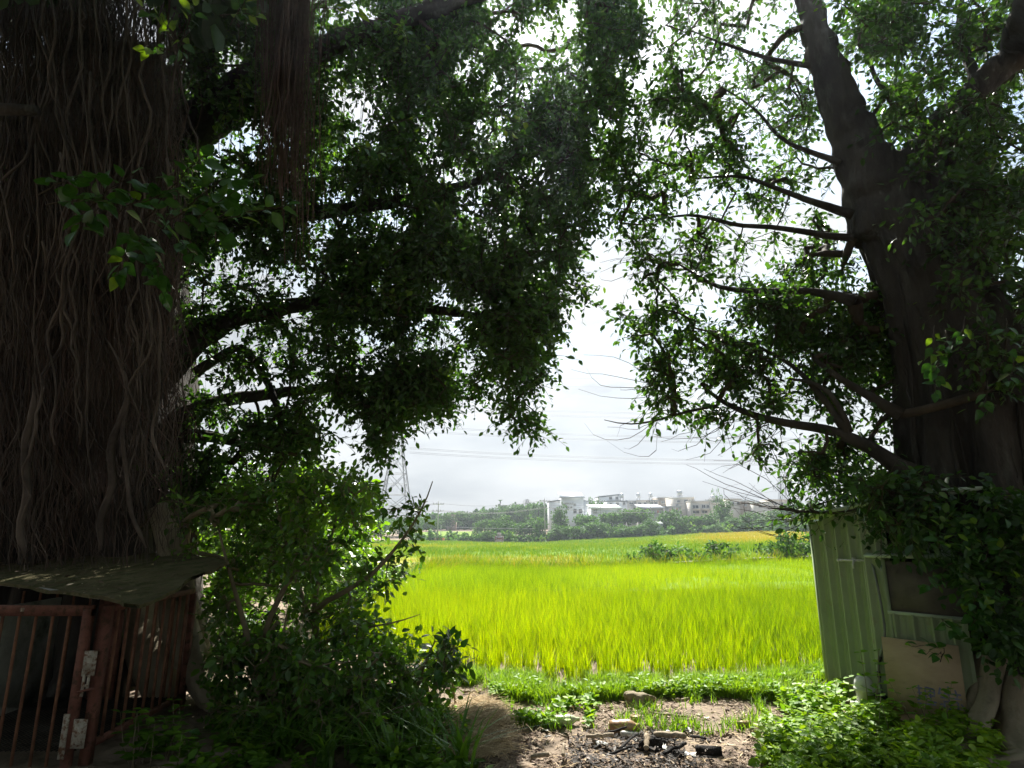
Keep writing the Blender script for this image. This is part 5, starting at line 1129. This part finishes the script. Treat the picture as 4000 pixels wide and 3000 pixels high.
def far_tree(px, ptop, Y, wpx, label, kind='round', group='trees of the far tree line', zb=None, cat='tree', name='tree', base_py=None):
    x = float(P(px, 2050, Y)[0]); z = float(terrain(x, Y)) if zb is None else zb; top = float(P(px, ptop - (14 if name == 'tree' else 0), Y)[2]); h = max(1.5, top - z); w = wpx * Y / F_PX
    o = empty(name, (x, Y, z), rng.uniform(0, 6.28)); tag(o, label, cat, group)
    t_ = obj('trunk', TRUNK, o); t_.scale = (h * .8, h * .8, h * .85)
    c = obj('crown', CROWN[kind][random.randrange(3)], o); ch = h * .58; c.location = (0, 0, h - ch * .82 if kind != 'flat' else h - ch * .9); c.scale = (w / 1.9, w / 1.9, ch * .85); c.location.z = h - ch * .85
    return o
GT = 'trees of the far tree line'
ft = [(1480, 2040, 150, 130, 'round', 'grey-green tree behind the shrubs, below the pylon'), (1560, 2045, 170, 110, 'round', 'tree just right of the pylon foot'), (1620, 2030, 175, 90, 'round', 'tree left of the wooden utility pole, next to the pylon'),
      (1665, 2040, 185, 70, 'round', 'low tree immediately left of the utility pole'), (1700, 2035, 190, 70, 'round', 'tree directly behind the first utility pole'), (1745, 2020, 200, 80, 'round', 'tree just right of the first utility pole'), (1790, 2002, 205, 95, 'flat', 'broad dark tree beside the brick farmhouse'),
      (1840, 2012, 205, 80, 'round', 'rounded dark tree in the left part of the wooded hill'), (1885, 1998, 195, 90, 'flat', 'dark tree in the middle of the wooded hill'), (1930, 1990, 195, 90, 'round', 'tall dark tree below the distant palm'), (1975, 1985, 200, 90, 'round', 'full dark tree on the wooded hill crest'), (2020, 1975, 200, 90, 'round', 'dark tree under the distant pylon'),
      (2065, 1970, 195, 90, 'flat', 'highest tree of the wooded hill'), (2105, 1972, 190, 70, 'round', 'tree left of the second utility pole, on the hill'), (2150, 1990, 190, 60, 'round', 'tree in front of the low white warehouse'), (1880, 2040, 160, 80, 'round', 'lower bush-like tree at the hill foot, left'), (1940, 2040, 155, 80, 'tall', 'green tree at the hill foot, in the middle'),
      (1990, 2035, 150, 90, 'tall', 'feathery tree at the hill foot'), (2050, 2030, 148, 110, 'tall', 'pale feathery bamboo-like tree left of the second utility pole'), (2110, 2040, 146, 80, 'tall', 'pale feathery tree touching the second utility pole'), (1900, 2085, 138, 60, 'round', 'small dark tree left of the grave'),
      (2190, 1980, 150, 75, 'round', 'round-topped tree in front of the big white house'), (2180, 2060, 140, 90, 'round', 'dark bushy tree right of the second utility pole'), (2240, 2060, 138, 90, 'flat', 'dark low tree in front of the white house'), (2290, 2012, 148, 110, 'flat', 'spreading light green tree right of the big white house'),
      (2330, 2045, 140, 110, 'flat', 'spreading tree in front of the mint roof'), (2310, 1945, 175, 60, 'round', 'dark tree rising between the two white houses'), (2345, 1962, 172, 55, 'round', 'leaning dark tree left of the mint roofed house'), (2390, 2000, 150, 110, 'flat', 'wide-crowned tree below the mint roof'), (2440, 1990, 152, 120, 'flat', 'wide bright tree with visible limbs'),
      (2500, 1985, 152, 110, 'flat', 'wide light green tree above the small white truck'), (2420, 2060, 138, 90, 'round', 'low tree at the field edge below the wide-crowned tree'), (2480, 2060, 138, 90, 'round', 'low green tree at the field edge, left of the white shed'), (2545, 2040, 140, 80, 'round', 'green tree left of the dark tree'), (2620, 2000, 146, 120, 'round', 'large dark blue-green tree in the middle of the tree line'),
      (2660, 2030, 142, 80, 'round', 'dark tree at the right side of the large dark tree'), (2710, 2020, 146, 90, 'flat', 'green tree below the beige house'), (2770, 2015, 146, 100, 'round', 'green tree below the balconied house'), (2830, 1965, 152, 90, 'round', 'tall light tree in front of the cream house'), (2800, 2055, 138, 90, 'round', 'low tree at the yellow field edge'),
      (2860, 2030, 145, 90, 'round', 'green tree right of the tall light tree'), (2930, 2010, 150, 90, 'round', 'rounded dark tree behind the bare curled twigs'), (2980, 2030, 146, 90, 'round', 'light green tree behind the bare curled twigs, right'), (3040, 2000, 150, 120, 'round', 'bushy green tree left of the shed roof'), (3100, 1960, 150, 130, 'round', 'tall green tree above the shed roof corner'),
      (3170, 1950, 155, 130, 'round', 'tree behind the shed roof'), (2785, 1932, 175, 40, 'tall', 'dark bamboo tuft rising above the houses, left plume'), (2810, 1928, 176, 40, 'tall', 'dark bamboo tuft rising above the houses, right plume')]
for a in ft: far_tree(a[0], a[1], a[2], a[3], a[5], a[4])
# low scrub along the foot of the line: stuff
q = np.array([[rng.uniform(1600, 3350), rng.uniform(2060, 2110)] for _ in range(420)])
base_y = np.interp(q[:, 0], [1600, 1900, 2130, 2300, 2600, 3080, 3350], [2122, 2126, 2126, 2106, 2090, 2078, 2070])
Ysc = rng.uniform(139, 152, len(q)); c = P(q[:, 0], base_y - rng.uniform(0, 28, len(q)), Ysc); c[:, 2] = np.maximum(c[:, 2], terrain(c[:, 0], c[:, 1]) + .2)
ps = sprays(c, 60, 1.5, .8, .55, .42, .25)
V_, Q_ = leaves(*ps[:5]); tag(obj('scrub', mesh_np('scrub', V_, Q_, None, M['far_leaf'], np.repeat(ps[5], 2))), 'low tangled scrub along the foot of the far tree line', 'scrub', kind='stuff')
# dark wood behind the first line so no gap shows empty ground
q = np.array([[rng.uniform(1450, 2160), 0] for _ in range(260)]); Ysc = rng.uniform(205, 235, len(q)); c = P(q[:, 0], 2030, Ysc); ztop = np.array([P(a, np.interp(a, [1450, 1750, 1900, 2070, 2160], [2035, 2020, 1995, 1972, 1985]), y)[2] for a, y in zip(q[:, 0], Ysc)])
c[:, 2] = terrain(c[:, 0], c[:, 1]) + rng.random(len(q)) * np.maximum(1, ztop - terrain(c[:, 0], c[:, 1]))
ps = sprays(c, 60, 2.4, 1.2, .9, .25, .2); V_, Q_ = leaves(*ps[:5]); tag(obj('far_wood', mesh_np('far_wood', V_, Q_, None, M['far_leaf'], np.repeat(ps[5], 2))), 'hazy dark wood on the rise behind the tree line', 'wood', kind='stuff')
# clipped hedge by the grave
hx = rng.uniform(1795, 1995, 260); hc_ = P(hx, rng.uniform(2104, 2124, 260), 137.0 + rng.uniform(-1, 1, 260)); ps = sprays(hc_, 24, .7, .5, .35, .2, .15); V_, Q_ = leaves(*ps[:5])
tag(obj('hedge', mesh_np('hedge', V_, Q_, None, M['far_leaf'], np.repeat(ps[5], 2))), 'low dark hedge across the far edge of the paddy', 'hedge')
# bund bushes: open leafy saplings on the bund
def bund_tree(px, py, hpx, wpx, label, n, tmu=.45):
    g_ = G(px, py + 32); hpx = hpx + 6; n = int(n * .6); Y = g_[1]; root = empty('sapling', g_); tag(root, label, 'sapling', 'saplings on the weedy bund'); t = Tree(g_); k = Y / F_PX; wpx = wpx * 1.05
    for s_ in range(4):
        e = g_ + np.array([rng.uniform(-.4, .4) * wpx * k, rng.uniform(-.4, .4), hpx * k * rng.uniform(.6, .9)]); o_, r_ = t.limb([g_, (g_ + e) / 2 + rng.normal(0, .08, 3), e], [.03, .02, .01]); t.seed(o_); MB().tube(o_ - g_, r_, 5).obj('stem', M['stem'], root)
    c = np.stack([g_[0] + rng.uniform(-.5, .5, n) * wpx * k, Y + rng.uniform(-.8, .8, n), g_[2] + rng.uniform(.2, 1, n) ** .8 * hpx * k], -1); u = (c[:, 0] - g_[0]) / (wpx * k * .5); keep = (c[:, 2] - g_[2]) < hpx * k * (1.05 - .5 * u * u); c = c[keep]
    t.attach(c, step=.25); t.branches('branches', M['stem'], root, rk=.006, rmin=.008)['kind'] = 'stuff'; ps = sprays(c, 14, .28, .2, .1, tmu, .2); leaf_part('foliage', *ps[:5], ps[5], M['far_leaf'], root)['kind'] = 'stuff'
for a in [(2480, 2206, 60, 60, 'small dark bush at the left end of the bund saplings', 45, .25), (2570, 2204, 105, 110, 'largest leafy sapling on the bund', 110, .45), (2650, 2200, 80, 110, 'spreading sapling right of the largest on the bund', 75, .45), (2720, 2196, 60, 80, 'low sapling in the middle of the bund', 40, .4),
          (2800, 2192, 110, 70, 'thin upright sapling on the bund', 50, .5), (2860, 2188, 75, 70, 'wispy sapling right of the thin upright one', 30, .4), (2770, 2196, 50, 60, 'low bush beside the thin upright sapling', 30, .4), (3010, 2180, 70, 70, 'small tree on the bund left of the shed', 45, .5),
          (3080, 2182, 115, 110, 'bushy small tree on the bund touching the shed in view', 110, .5), (3140, 2180, 120, 90, 'small tree on the bund just behind the shed corner', 80, .5), (2950, 2184, 40, 60, 'low weedy bush on the bund left of the small tree', 20, .4), (2420, 2212, 28, 90, 'flat grey-green weeds at the left of the bund', 30, .3), (2160, 2206, 22, 90, 'mound of dry brushwood in the ripe strip', 30, .2)]: bund_tree(*a)
def tufts(name, pxline, n, h, w, label, tmu, m='far_leaf', spread=1.5):
    pl = np.array(pxline, float); t = rng.uniform(0, len(pl) - 1, n); g = np.array([G(np.interp(a, np.arange(len(pl)), pl[:, 0]), np.interp(a, np.arange(len(pl)), pl[:, 1])) for a in t]); g[:, 1] += rng.normal(0, spread, n); g[:, 2] = terrain(g[:, 0], g[:, 1])
    g = np.repeat(g, 8, 0) + rng.normal(0, .2, (n * 8, 3)) * [1, 1, 0]; V_, Q_ = blades(g, rng.uniform(0, 6.28, len(g)), h * rng.uniform(.5, 1.3, len(g)), w * rng.uniform(.7, 1.3, len(g)), rng.uniform(.3, 1.2, len(g)), 2)
    tag(obj(name, mesh_np(name, V_, Q_, None, M[m], np.repeat(tmu + rng.normal(0, .2, len(g)), 2))), label, 'grass', kind='stuff')
tufts('grass', [(1660, 2264), (1790, 2247), (2080, 2255), (2500, 2243), (3150, 2210)], 1500, .85, .06, 'wild grass and straw growing along the bund', .55, 'rice_far', .6)
tufts('grass', [(1650, 2256), (1800, 2240), (2300, 2244)], 500, .8, .07, 'dry brownish grass along the ripe strip', .95, 'rice_far', 1.2)
def strip(name, a, b, w, m):
    pa, pb = G(*a), G(*b); n = 30; t = np.linspace(0, 1, n)[:, None]; c = pa + (pb - pa) * t; u = unit((pb - pa)[:2]); nn = np.array([-u[1], u[0]]); Vv = []
    for p in c: 
        for s in (-w / 2, w / 2): xy = p[:2] + nn * s; Vv.append([xy[0], xy[1], terrain(xy[0], xy[1]) + .5])
    tag(obj(name, mesh_np(name, Vv, [[2 * i, 2 * i + 1, 2 * i + 3, 2 * i + 2] for i in range(n - 1)], None, M[m])), kind='structure')
strip('path', (2620, 2240), (3300, 2205), .8, 'concrete')

# ================================================================== HOUSES
def house(x0, x1, ytop, Y, dep, wm, label, roof='flat', rm='r_grey', wins=(), yright=None, side=None, tank=None, balc=(), top_h=.0):
    zt = float(P(x0, ytop, Y)[2]); zt2 = float(P(x1, yright if yright is not None else ytop, Y)[2]); xa = float(P(x0, ytop, Y)[0]); xb = float(P(x1, ytop, Y)[0]); xm = (xa + xb) / 2; zb = float(terrain(xm, Y)) - 1.5
    o = empty('house', (xm, Y, zb)); tag(o, label, 'house'); L0 = np.array([xm, Y, zb])
    MB().prism([[xa, Y, zb], [xb, Y, zb], [xb, Y, zt2], [xa, Y, zt]], -L0, -L0 + [0, dep, 0]).obj('wall', M[wm], o)
    ov = .35
    if roof == 'flat':
        MB().prism([[xa - .12, Y - .12, zt + .003], [xb + .12, Y - .12, zt2 + .003], [xb + .12, Y - .12, zt2 + .35], [xa - .12, Y - .12, zt + .35]], -L0, -L0 + [0, dep + .24, 0]).obj('roof', M[wm if rm is None else rm], o)
    elif roof == 'gable':
        xm_ = xm; zr = zt + top_h; MB().prism([[xa, Y, zt + .01], [xb, Y, zt + .01], [xm_, Y, zr]], -L0, -L0 + [0, dep, 0]).obj('gable', M[wm], o); MB().prism([[xa - ov, Y - ov, zt - .05], [xm_, Y - ov, zr + .03], [xb + ov, Y - ov, zt - .05], [xb + ov, Y - ov, zt + .15], [xm_, Y - ov, zr + .25], [xa - ov, Y - ov, zt + .15]], -L0, -L0 + [0, dep + .7, 0]).obj('roof', M[rm], o)
    elif roof == 'pitch':   # slopes down towards the viewer
        MB().prism([[xa - ov, Y - .6, zt - .1], [xa - ov, Y + dep, zt + top_h], [xa - ov, Y + dep, zt + top_h + .2], [xa - ov, Y - .6, zt + .1]], -L0, -L0 + [xb - xa + 2 * ov, 0, 0]).obj('roof', M[rm], o)
        MB().prism([[xa, Y + .01, zt], [xa, Y + dep - .02, zt], [xa, Y + dep - .02, zt + top_h - .1]], -L0, -L0 + [xb - xa, 0, 0]).obj('gable', M[wm], o)
    for (a, b, w, h, g_) in wins:
        p = P(a, b, Y); ww = w * Y / F_PX; hh = h * Y / F_PX; c = np.array([p[0], Y, p[2]]) - L0
        f = MB(); t_ = .14
        f.box(c + [0, -.06, hh / 2 + t_ / 2], (ww + 2 * t_, .16, t_)); f.box(c + [0, -.06, -hh / 2 - t_ / 2], (ww + 2 * t_, .2, t_)); f.box(c + [-ww / 2 - t_ / 2, -.06, 0], (t_, .16, hh)); f.box(c + [ww / 2 + t_ / 2, -.06, 0], (t_, .16, hh)); f.box(c + [0, -.06, 0], (.07, .12, hh))
        fo = f.obj('window', M['wframe'], o); MB().box(c + [0, -.02, 0], (ww, .05, hh)).obj('pane', M[g_], fo)
    for (a0, a1, b) in balc:
        p0_ = P(a0, b, Y); p1_ = P(a1, b, Y); c = np.array([(p0_[0] + p1_[0]) / 2, Y - .6, p0_[2]]) - L0; MB().box(c, (p1_[0] - p0_[0], 1.18, .5)).obj('balcony', M[wm], o)
    for tk in (tank or ()):
        p = P(tk, ytop, Y); c = np.array([p[0], Y + dep * .4, zt + .36]) - L0; V_, Q_ = lathe([(0, .8), (.55, .8), (.6, .85), (.6, 1.9), (.45, 2.1), (0, 2.15)], 14); to = obj('water_tank', mesh_np('water_tank', V_ + c, Q_, None, M['steel'], smooth=True), o)
        for dx, dy in ((-.4, -.4), (.4, -.4), (.4, .4), (-.4, .4)): MB().box(c + [dx, dy, .4], (.08, .08, .8)).obj('leg', M['galv'], to)
    return o
W, D_ = 'glass', 'glass2'
house(2146, 2194, 1962, 172, 9, 'w_white', 'low white warehouse at the left end of the village', 'flat', 'r_dark', yright=1955, wins=[(2168, 1990, 6, 8, D_)])
house(2194, 2279, 1944, 168, 10, 'w_white', 'tallest white house with a grey pitched roof', 'pitch', 'r_grey', top_h=1.7, wins=[(2204, 1971, 6, 6, D_), (2245, 1971, 6, 6, D_), (2219, 1981, 5, 5, W), (2232, 1981, 5, 5, W), (2246, 1996, 10, 15, W), (2268, 1997, 10, 14, W), (2224, 1966, 30, 2, D_)])
house(2280, 2299, 1957, 170, 8, 'w_white', 'narrow white wing right of the tallest house', 'flat', 'r_grey', yright=1962)
house(2341, 2421, 1943, 182, 9, 'w_white', 'white upper block with a dark eave, second from the left', 'flat', 'r_dark', yright=1934, wins=[(2385, 1946, 9, 9, W), (2410, 1946, 9, 9, W)])
house(2374, 2449, 1960, 172, 8, 'w_white', 'white lower block with three windows', 'flat', 'r_dark', wins=[(2386, 1969, 8, 8, W), (2412, 1968, 8, 8, W), (2437, 1967, 8, 8, W)], tank=(2437,))
house(2312, 2426, 1986, 158, 9, 'w_white', 'low house with a long mint roof', 'pitch', 'r_mint', top_h=1.0, wins=[(2325, 1997, 12, 12, D_)])
house(2450, 2485, 1957, 178, 8, 'w_grey', 'grey block right of the white lower block', 'flat', 'w_white', wins=[(2465, 1966, 14, 7, W)])
house(2486, 2534, 1958, 178, 8, 'w_cream', 'cream block with a rooftop tank in the middle of the village', 'flat', 'w_beige', wins=[(2498, 1967, 10, 7, W), (2520, 1967, 9, 7, W)], tank=(2503,))
house(2535, 2572, 1957, 180, 8, 'w_beige', 'beige block with wide dark windows', 'flat', 'r_grey', wins=[(2545, 1967, 12, 8, W), (2562, 1966, 10, 7, W)], tank=(2552,))
house(2508, 2592, 1985, 160, 8, 'w_grey', 'low grey shed with a blue-grey roof in front of the beige block', 'pitch', 'r_grey', top_h=1.0, wins=[(2570, 1999, 9, 9, 'r_red')])
house(2573, 2627, 1945, 184, 9, 'w_brown', 'tan house with a sloping roof', 'flat', 'w_white', yright=1944, wins=[(2590, 1962, 12, 7, D_), (2614, 1958, 8, 8, W)])
house(2600, 2660, 1982, 164, 8, 'w_grey', 'low grey house with red panels', 'flat', 'r_grey', wins=[(2618, 1993, 8, 10, 'r_red'), (2644, 1989, 7, 8, 'r_red')])
house(2634, 2711, 1948, 172, 10, 'w_beige', 'big beige house with a rooftop water tank', 'flat', 'w_cream', yright=1946, wins=[(2650, 1958, 9, 8, W), (2678, 1957, 9, 8, W), (2645, 1975, 9, 10, D_), (2690, 1975, 9, 8, W)], tank=(2668, 2674))
house(2702, 2776, 1962, 166, 9, 'w_beige', 'balconied house right of the big beige one', 'flat', 'w_beige', wins=[(2716, 1980, 22, 12, W), (2748, 1978, 12, 11, W), (2765, 1978, 9, 10, W), (2718, 2000, 24, 9, W), (2752, 1999, 20, 9, W)], balc=((2705, 2732, 1990), (2740, 2774, 1990)))
house(2777, 2815, 1968, 170, 8, 'w_cream', 'cream house right of the balconied house', 'flat', 'w_cream', wins=[(2790, 1982, 8, 9, D_), (2804, 1982, 7, 9, W)], tank=(2800,))
house(2816, 2850, 1953, 184, 8, 'w_grey', 'grey house behind the tall light tree', 'flat', 'w_cream', wins=[(2832, 1964, 10, 8, W)])
house(2851, 2898, 1952, 178, 8, 'w_cream', 'pale house with a curved white awning behind bare twigs', 'flat', 'w_beige', wins=[(2862, 1966, 9, 8, W), (2884, 1966, 9, 8, W)])
house(2899, 2950, 1958, 176, 8, 'w_brown', 'brownish house behind the bare twigs', 'flat', 'w_white', wins=[(2912, 1972, 8, 8, W), (2934, 1972, 8, 8, W)])
house(2951, 3010, 1966, 172, 8, 'w_cream', 'low pale house near the right end of the village', 'flat', 'r_mint', wins=[(2970, 1978, 10, 8, D_)])
house(3011, 3075, 1955, 182, 8, 'w_beige', 'last beige house at the right end of the village', 'flat', 'w_beige', wins=[(3030, 1968, 9, 8, W), (3055, 1968, 9, 8, W)])
house(1748, 1776, 2014, 200, 8, 'w_pink', 'small brick farmhouse in front of the wooded hill', 'flat', 'w_pink', wins=[(1756, 2022, 4, 4, W), (1767, 2022, 4, 4, W)])
house(2545, 2590, 2050, 147, 4, 'w_white', 'small white shed half hidden under the dark tree', 'pitch', 'r_grey', top_h=.6, wins=[(2560, 2062, 8, 8, W)])
# grave
gp_ = P(1950, 2120, 134); gz_ = terrain(gp_[0], 134); gr = empty('grave', (gp_[0], 134, gz_)); tag(gr, 'small grey walled grave behind the hedge', 'grave')
k = 134 / F_PX
MB().box((0, 0, .8), (32 * k, 1.6, 1.6)).obj('wall', M['grave'], gr); MB().box((0, 0, 1.95), (15 * k, 1.2, .7)).obj('headstone', M['grave'], gr)
for s in (-1, 1): MB().box((s * 14 * k, -.82, 1.3), (3 * k, .4, 1.0)).obj('pillar', M['gravered'], gr)
MB().box((0, -.9, 1.2), (18 * k, .2, .25)).obj('tile_band', M['gravered'], gr)

# ================================================================== POLES, PYLONS, WIRES
def upole(px, ptop, pbase, Y, label, arms=2, band=False, r_=.17):
    p = P(px, ptop, Y); zb = float(P(px, pbase, Y)[2]); x = p[0]; o = empty('utility_pole', (x, Y, zb)); tag(o, label, 'utility pole', 'utility poles'); h = p[2] - zb
    MB().tube([[0, 0, -1], [0, 0, h]], [r_, r_ * .6], 10).obj('pole', M['pole'], o, smooth=True)
    for i in range(arms):
        z = h - .7 - i * 1.6; MB().box((0, -.15, z), (2.6 - i * .5, .1, .12), rz=.4).obj('crossarm', M['pole'], o)
        for s in (-1, -.3, .5, 1): MB().tube([[s * 1.2 * math.cos(.4), -.15 + s * 1.2 * math.sin(.4), z + .08], [s * 1.2 * math.cos(.4), -.15 + s * 1.2 * math.sin(.4), z + .35]], .07, 6).obj('insulator', M['insul'], o)
    if band: MB().tube([[0, 0, -.2], [0, 0, 1.2]], r_ + .02, 10).obj('painted_band', M['orange'], o)
    return np.array([x, Y, zb]), h
pA, hA = upole(1713, 1958, 2124, 140, 'concrete utility pole with an orange band at the left field edge', band=True)
pA2, hA2 = upole(1723, 2050, 2122, 142, 'short plain pole right beside the banded utility pole', 0, True, .1)
pB, hB = upole(2127, 1947, 2072, 143, 'utility pole standing before the left end of the village')
pC, hC = upole(2344, 1948, 2030, 150, 'utility pole beside the mint roofed house', 1, r_=.1)
pD, hD = upole(2540, 1952, 2020, 156, 'utility pole in front of the beige block', 1, r_=.12)
pE, hE = upole(2698, 1946, 2020, 154, 'utility pole in front of the balconied house', 1, r_=.13)
pF, hF = upole(2770, 1945, 2010, 156, 'utility pole by the bamboo tuft', 1, r_=.11)
for i, px in enumerate((1699, 1731)):
    g_ = P(px, 2124, 139); o = MB().box((0, 0, .55), (.5, .4, 1.3)).obj('marker_post', M['orange'] if i else M['ply']); o.location = (g_[0], 139, terrain(g_[0], 139)); tag(o, ['tan marker post left of the banded pole', 'orange marker post right of the banded pole'][i], 'post')
def wire(a, b, sag, r_, label, group='overhead wires', n=28):
    a = np.array(a, float); b = np.array(b, float); t = np.linspace(0, 1, n)[:, None]; c = a + (b - a) * t; c[:, 2] -= (4 * sag * t * (1 - t))[:, 0]; o = MB().tube(c - a, r_, 4, cap=False).obj('wire', M['wire']); o.location = a; tag(o, label, 'wire', group); return o
for z in (.4, 2.0, 2.2):
    wn = {.4: 'topmost', 2.0: 'middle', 2.2: 'lowest'}[z]; wire(pA + [0, 0, hA - z], pB + [0, 0, hB - z], 1.0, .035, wn + ' utility wire between the banded pole and the village pole'); wire(pB + [0, 0, hB - z], P(2700, 1990, 150), 1.0, .03, wn + ' utility wire running from the village pole along the houses')
    wire(pA + [0, 0, hA - z], P(1000, 1980, 120), 1, .035, wn + ' utility wire leaving the banded pole to the left')
wire(P(1730, 2058, 142), P(2300, 2062, 146), .3, .03, 'low cable strung in front of the far trees')
for a in ((2150, 1972, 2540, 1985, 'thin wire from the village pole to the beige block pole'), (2540, 1965, 2698, 1960, 'short thin wire between the two poles before the beige houses'), (2698, 1960, 3100, 1880, 'thin wire rising right from the balconied house pole'), (2540, 1975, 3100, 1905, 'thin wire rising right, the lower one over the bamboo tuft')): wire(P(a[0], a[1], 152), P(a[2], a[3], 158), .5, .025, a[4])
def pylon(px, ptop, pbase, Y, label, wb=13.0, wt=1.6, arms=((.62, 13), (.76, 12), (.9, 10)), r_=.16, levels=9):
    r_ = r_ * 1.4 if Y < 300 else r_
    p = P(px, ptop, Y); zb = float(P(px, pbase, Y)[2]); h = p[2] - zb; o = empty('pylon', (p[0], Y, zb), .35); tag(o, label, 'pylon')
    def hw(f): return (wb * (1 - f / .6) + wt * 1.9 * (f / .6)) / 2 if f < .6 else (wt * 1.9 + (wt - wt * 1.9) * (f - .6) / .4) / 2
    fs = [0]; 
    for i in range(levels): fs.append(fs[-1] + (1 - fs[-1]) * .17 if i < levels - 1 else 1)
    fs = list(1 - (1 - np.linspace(0, 1, levels + 1)) ** 1.25)
    cs = [(-1, -1), (1, -1), (1, 1), (-1, 1)]
    for c in cs: MB().tube([[c[0] * hw(f), c[1] * hw(f), f * h] for f in fs], r_ * 1.1, 4).obj('leg', M['galv'], o)
    br = MB()
    for i in range(levels):
        f0, f1 = fs[i], fs[i + 1]; 
        for q in range(4):
            a, b = cs[q], cs[(q + 1) % 4]; A_ = [a[0] * hw(f0), a[1] * hw(f0), f0 * h]; B_ = [b[0] * hw(f0), b[1] * hw(f0), f0 * h]; C_ = [a[0] * hw(f1), a[1] * hw(f1), f1 * h]; D2 = [b[0] * hw(f1), b[1] * hw(f1), f1 * h]
            for u, v in ((A_, D2), (B_, C_), (C_, D2)): br.tube([u, v], r_ * .55, 4, cap=False)
            m1 = (np.array(A_) + D2) / 2; br.tube([(np.array(A_) + C_) / 2, m1], r_ * .4, 4, cap=False); br.tube([(np.array(B_) + D2) / 2, m1], r_ * .4, 4, cap=False)
    br.obj('bracing', M['galv'], o)
    for f, L in arms:
        for s in (-1, 1):
            am = MB(); w_ = hw(f); e = [s * L / 2, 0, f * h + .3]
            for yy in (-1, 1): am.tube([[s * w_, yy * w_, f * h], e], r_ * .5, 4, cap=False); am.tube([[s * w_, yy * w_, f * h + 1.6], e], r_ * .5, 4, cap=False)
            am.obj('crossarm', M['galv'], o); MB().tube([e, [e[0], e[1], e[2] - 1.6]], .12, 6).obj('insulator', M['insul'], o)
    return p[0], zb, h
pylon(1565, 1480, 2110, 230, 'tall steel lattice pylon half hidden by the left crown', wb=14)
pylon(2059, 1950, 2000, 380, 'tiny far pylon above the wooded hill', wb=2.8, wt=1.1, r_=.16, levels=6, arms=((.6, 5), (.8, 5)))
pylon(3048, 1865, 1980, 380, 'faint far pylon behind the twigs at the right', wb=4.4, wt=1.2, r_=.18, levels=6, arms=((.6, 7), (.8, 6)))
for (x0_, y0_, xm_, ym_, x1_, y1_, pr_) in [(1600, 1660, 2350, 1698, 3300, 1712, 20), (1600, 1748, 2350, 1786, 3300, 1798, 17), (1600, 1572, 2350, 1609, 3300, 1622, 20)]:
    for q_, dy in enumerate((0, 5, pr_, pr_ + 5)):
        a, m_, b = P(x0_, y0_ + dy, 225), P(xm_, ym_ + dy * .9, 205), P(x1_, y1_ + dy * .9, 190); t = np.linspace(0, 1, 40)[:, None]; c = 2 * (t - .5) * (t - 1) * a + 4 * t * (1 - t) * m_ + 2 * t * (t - .5) * b
        o = MB().tube(c - a, .055, 4, cap=False).obj('power_line', M['wire']); o.location = a; tag(o, ['top', 'second', 'third', 'bottom'][q_] + ' conductor of the ' + {1660: 'middle', 1748: 'lowest', 1572: 'highest'}[y0_] + ' four-wire bundle leaving the tall pylon', 'power line', 'conductors of the high voltage line')
for y_, en in ((1484, 'upper'), (1516, 'lower')):
    a, b = P(1600, y_ - 10, 225), P(3300, y_ + 14, 195); wire(a, b, -.5, .025, en + ' thin earth wire high above the conductors', 'earth wires of the high voltage line')
# palm on the ridge
g_ = P(1953, 1990, 210); pal = empty('palm', (g_[0], 210, g_[2])); tag(pal, 'tiny lone palm sticking out of the wooded hill', 'palm')
hh = float(P(1953, 1962, 210)[2] - g_[2]); MB().tube([[0, 0, 0], [.1, 0, hh]], .15, 6).obj('trunk', M['bark'], pal)
V_, Q_ = blades(np.tile([[0.1, 0, hh]], (16, 1)), np.arange(16) * .4, np.full(16, 1.3), np.full(16, .35), np.full(16, 1.1), 3); obj('fronds', mesh_np('fronds', V_, Q_, None, M['far_leaf'], np.full(48, .1)), pal)
tot = sum(len(o.data.loops) - 2 * len(o.data.polygons) for o in sc.objects if o.type == 'MESH'); print('TRIS', tot, 'OBJS', len(sc.objects))
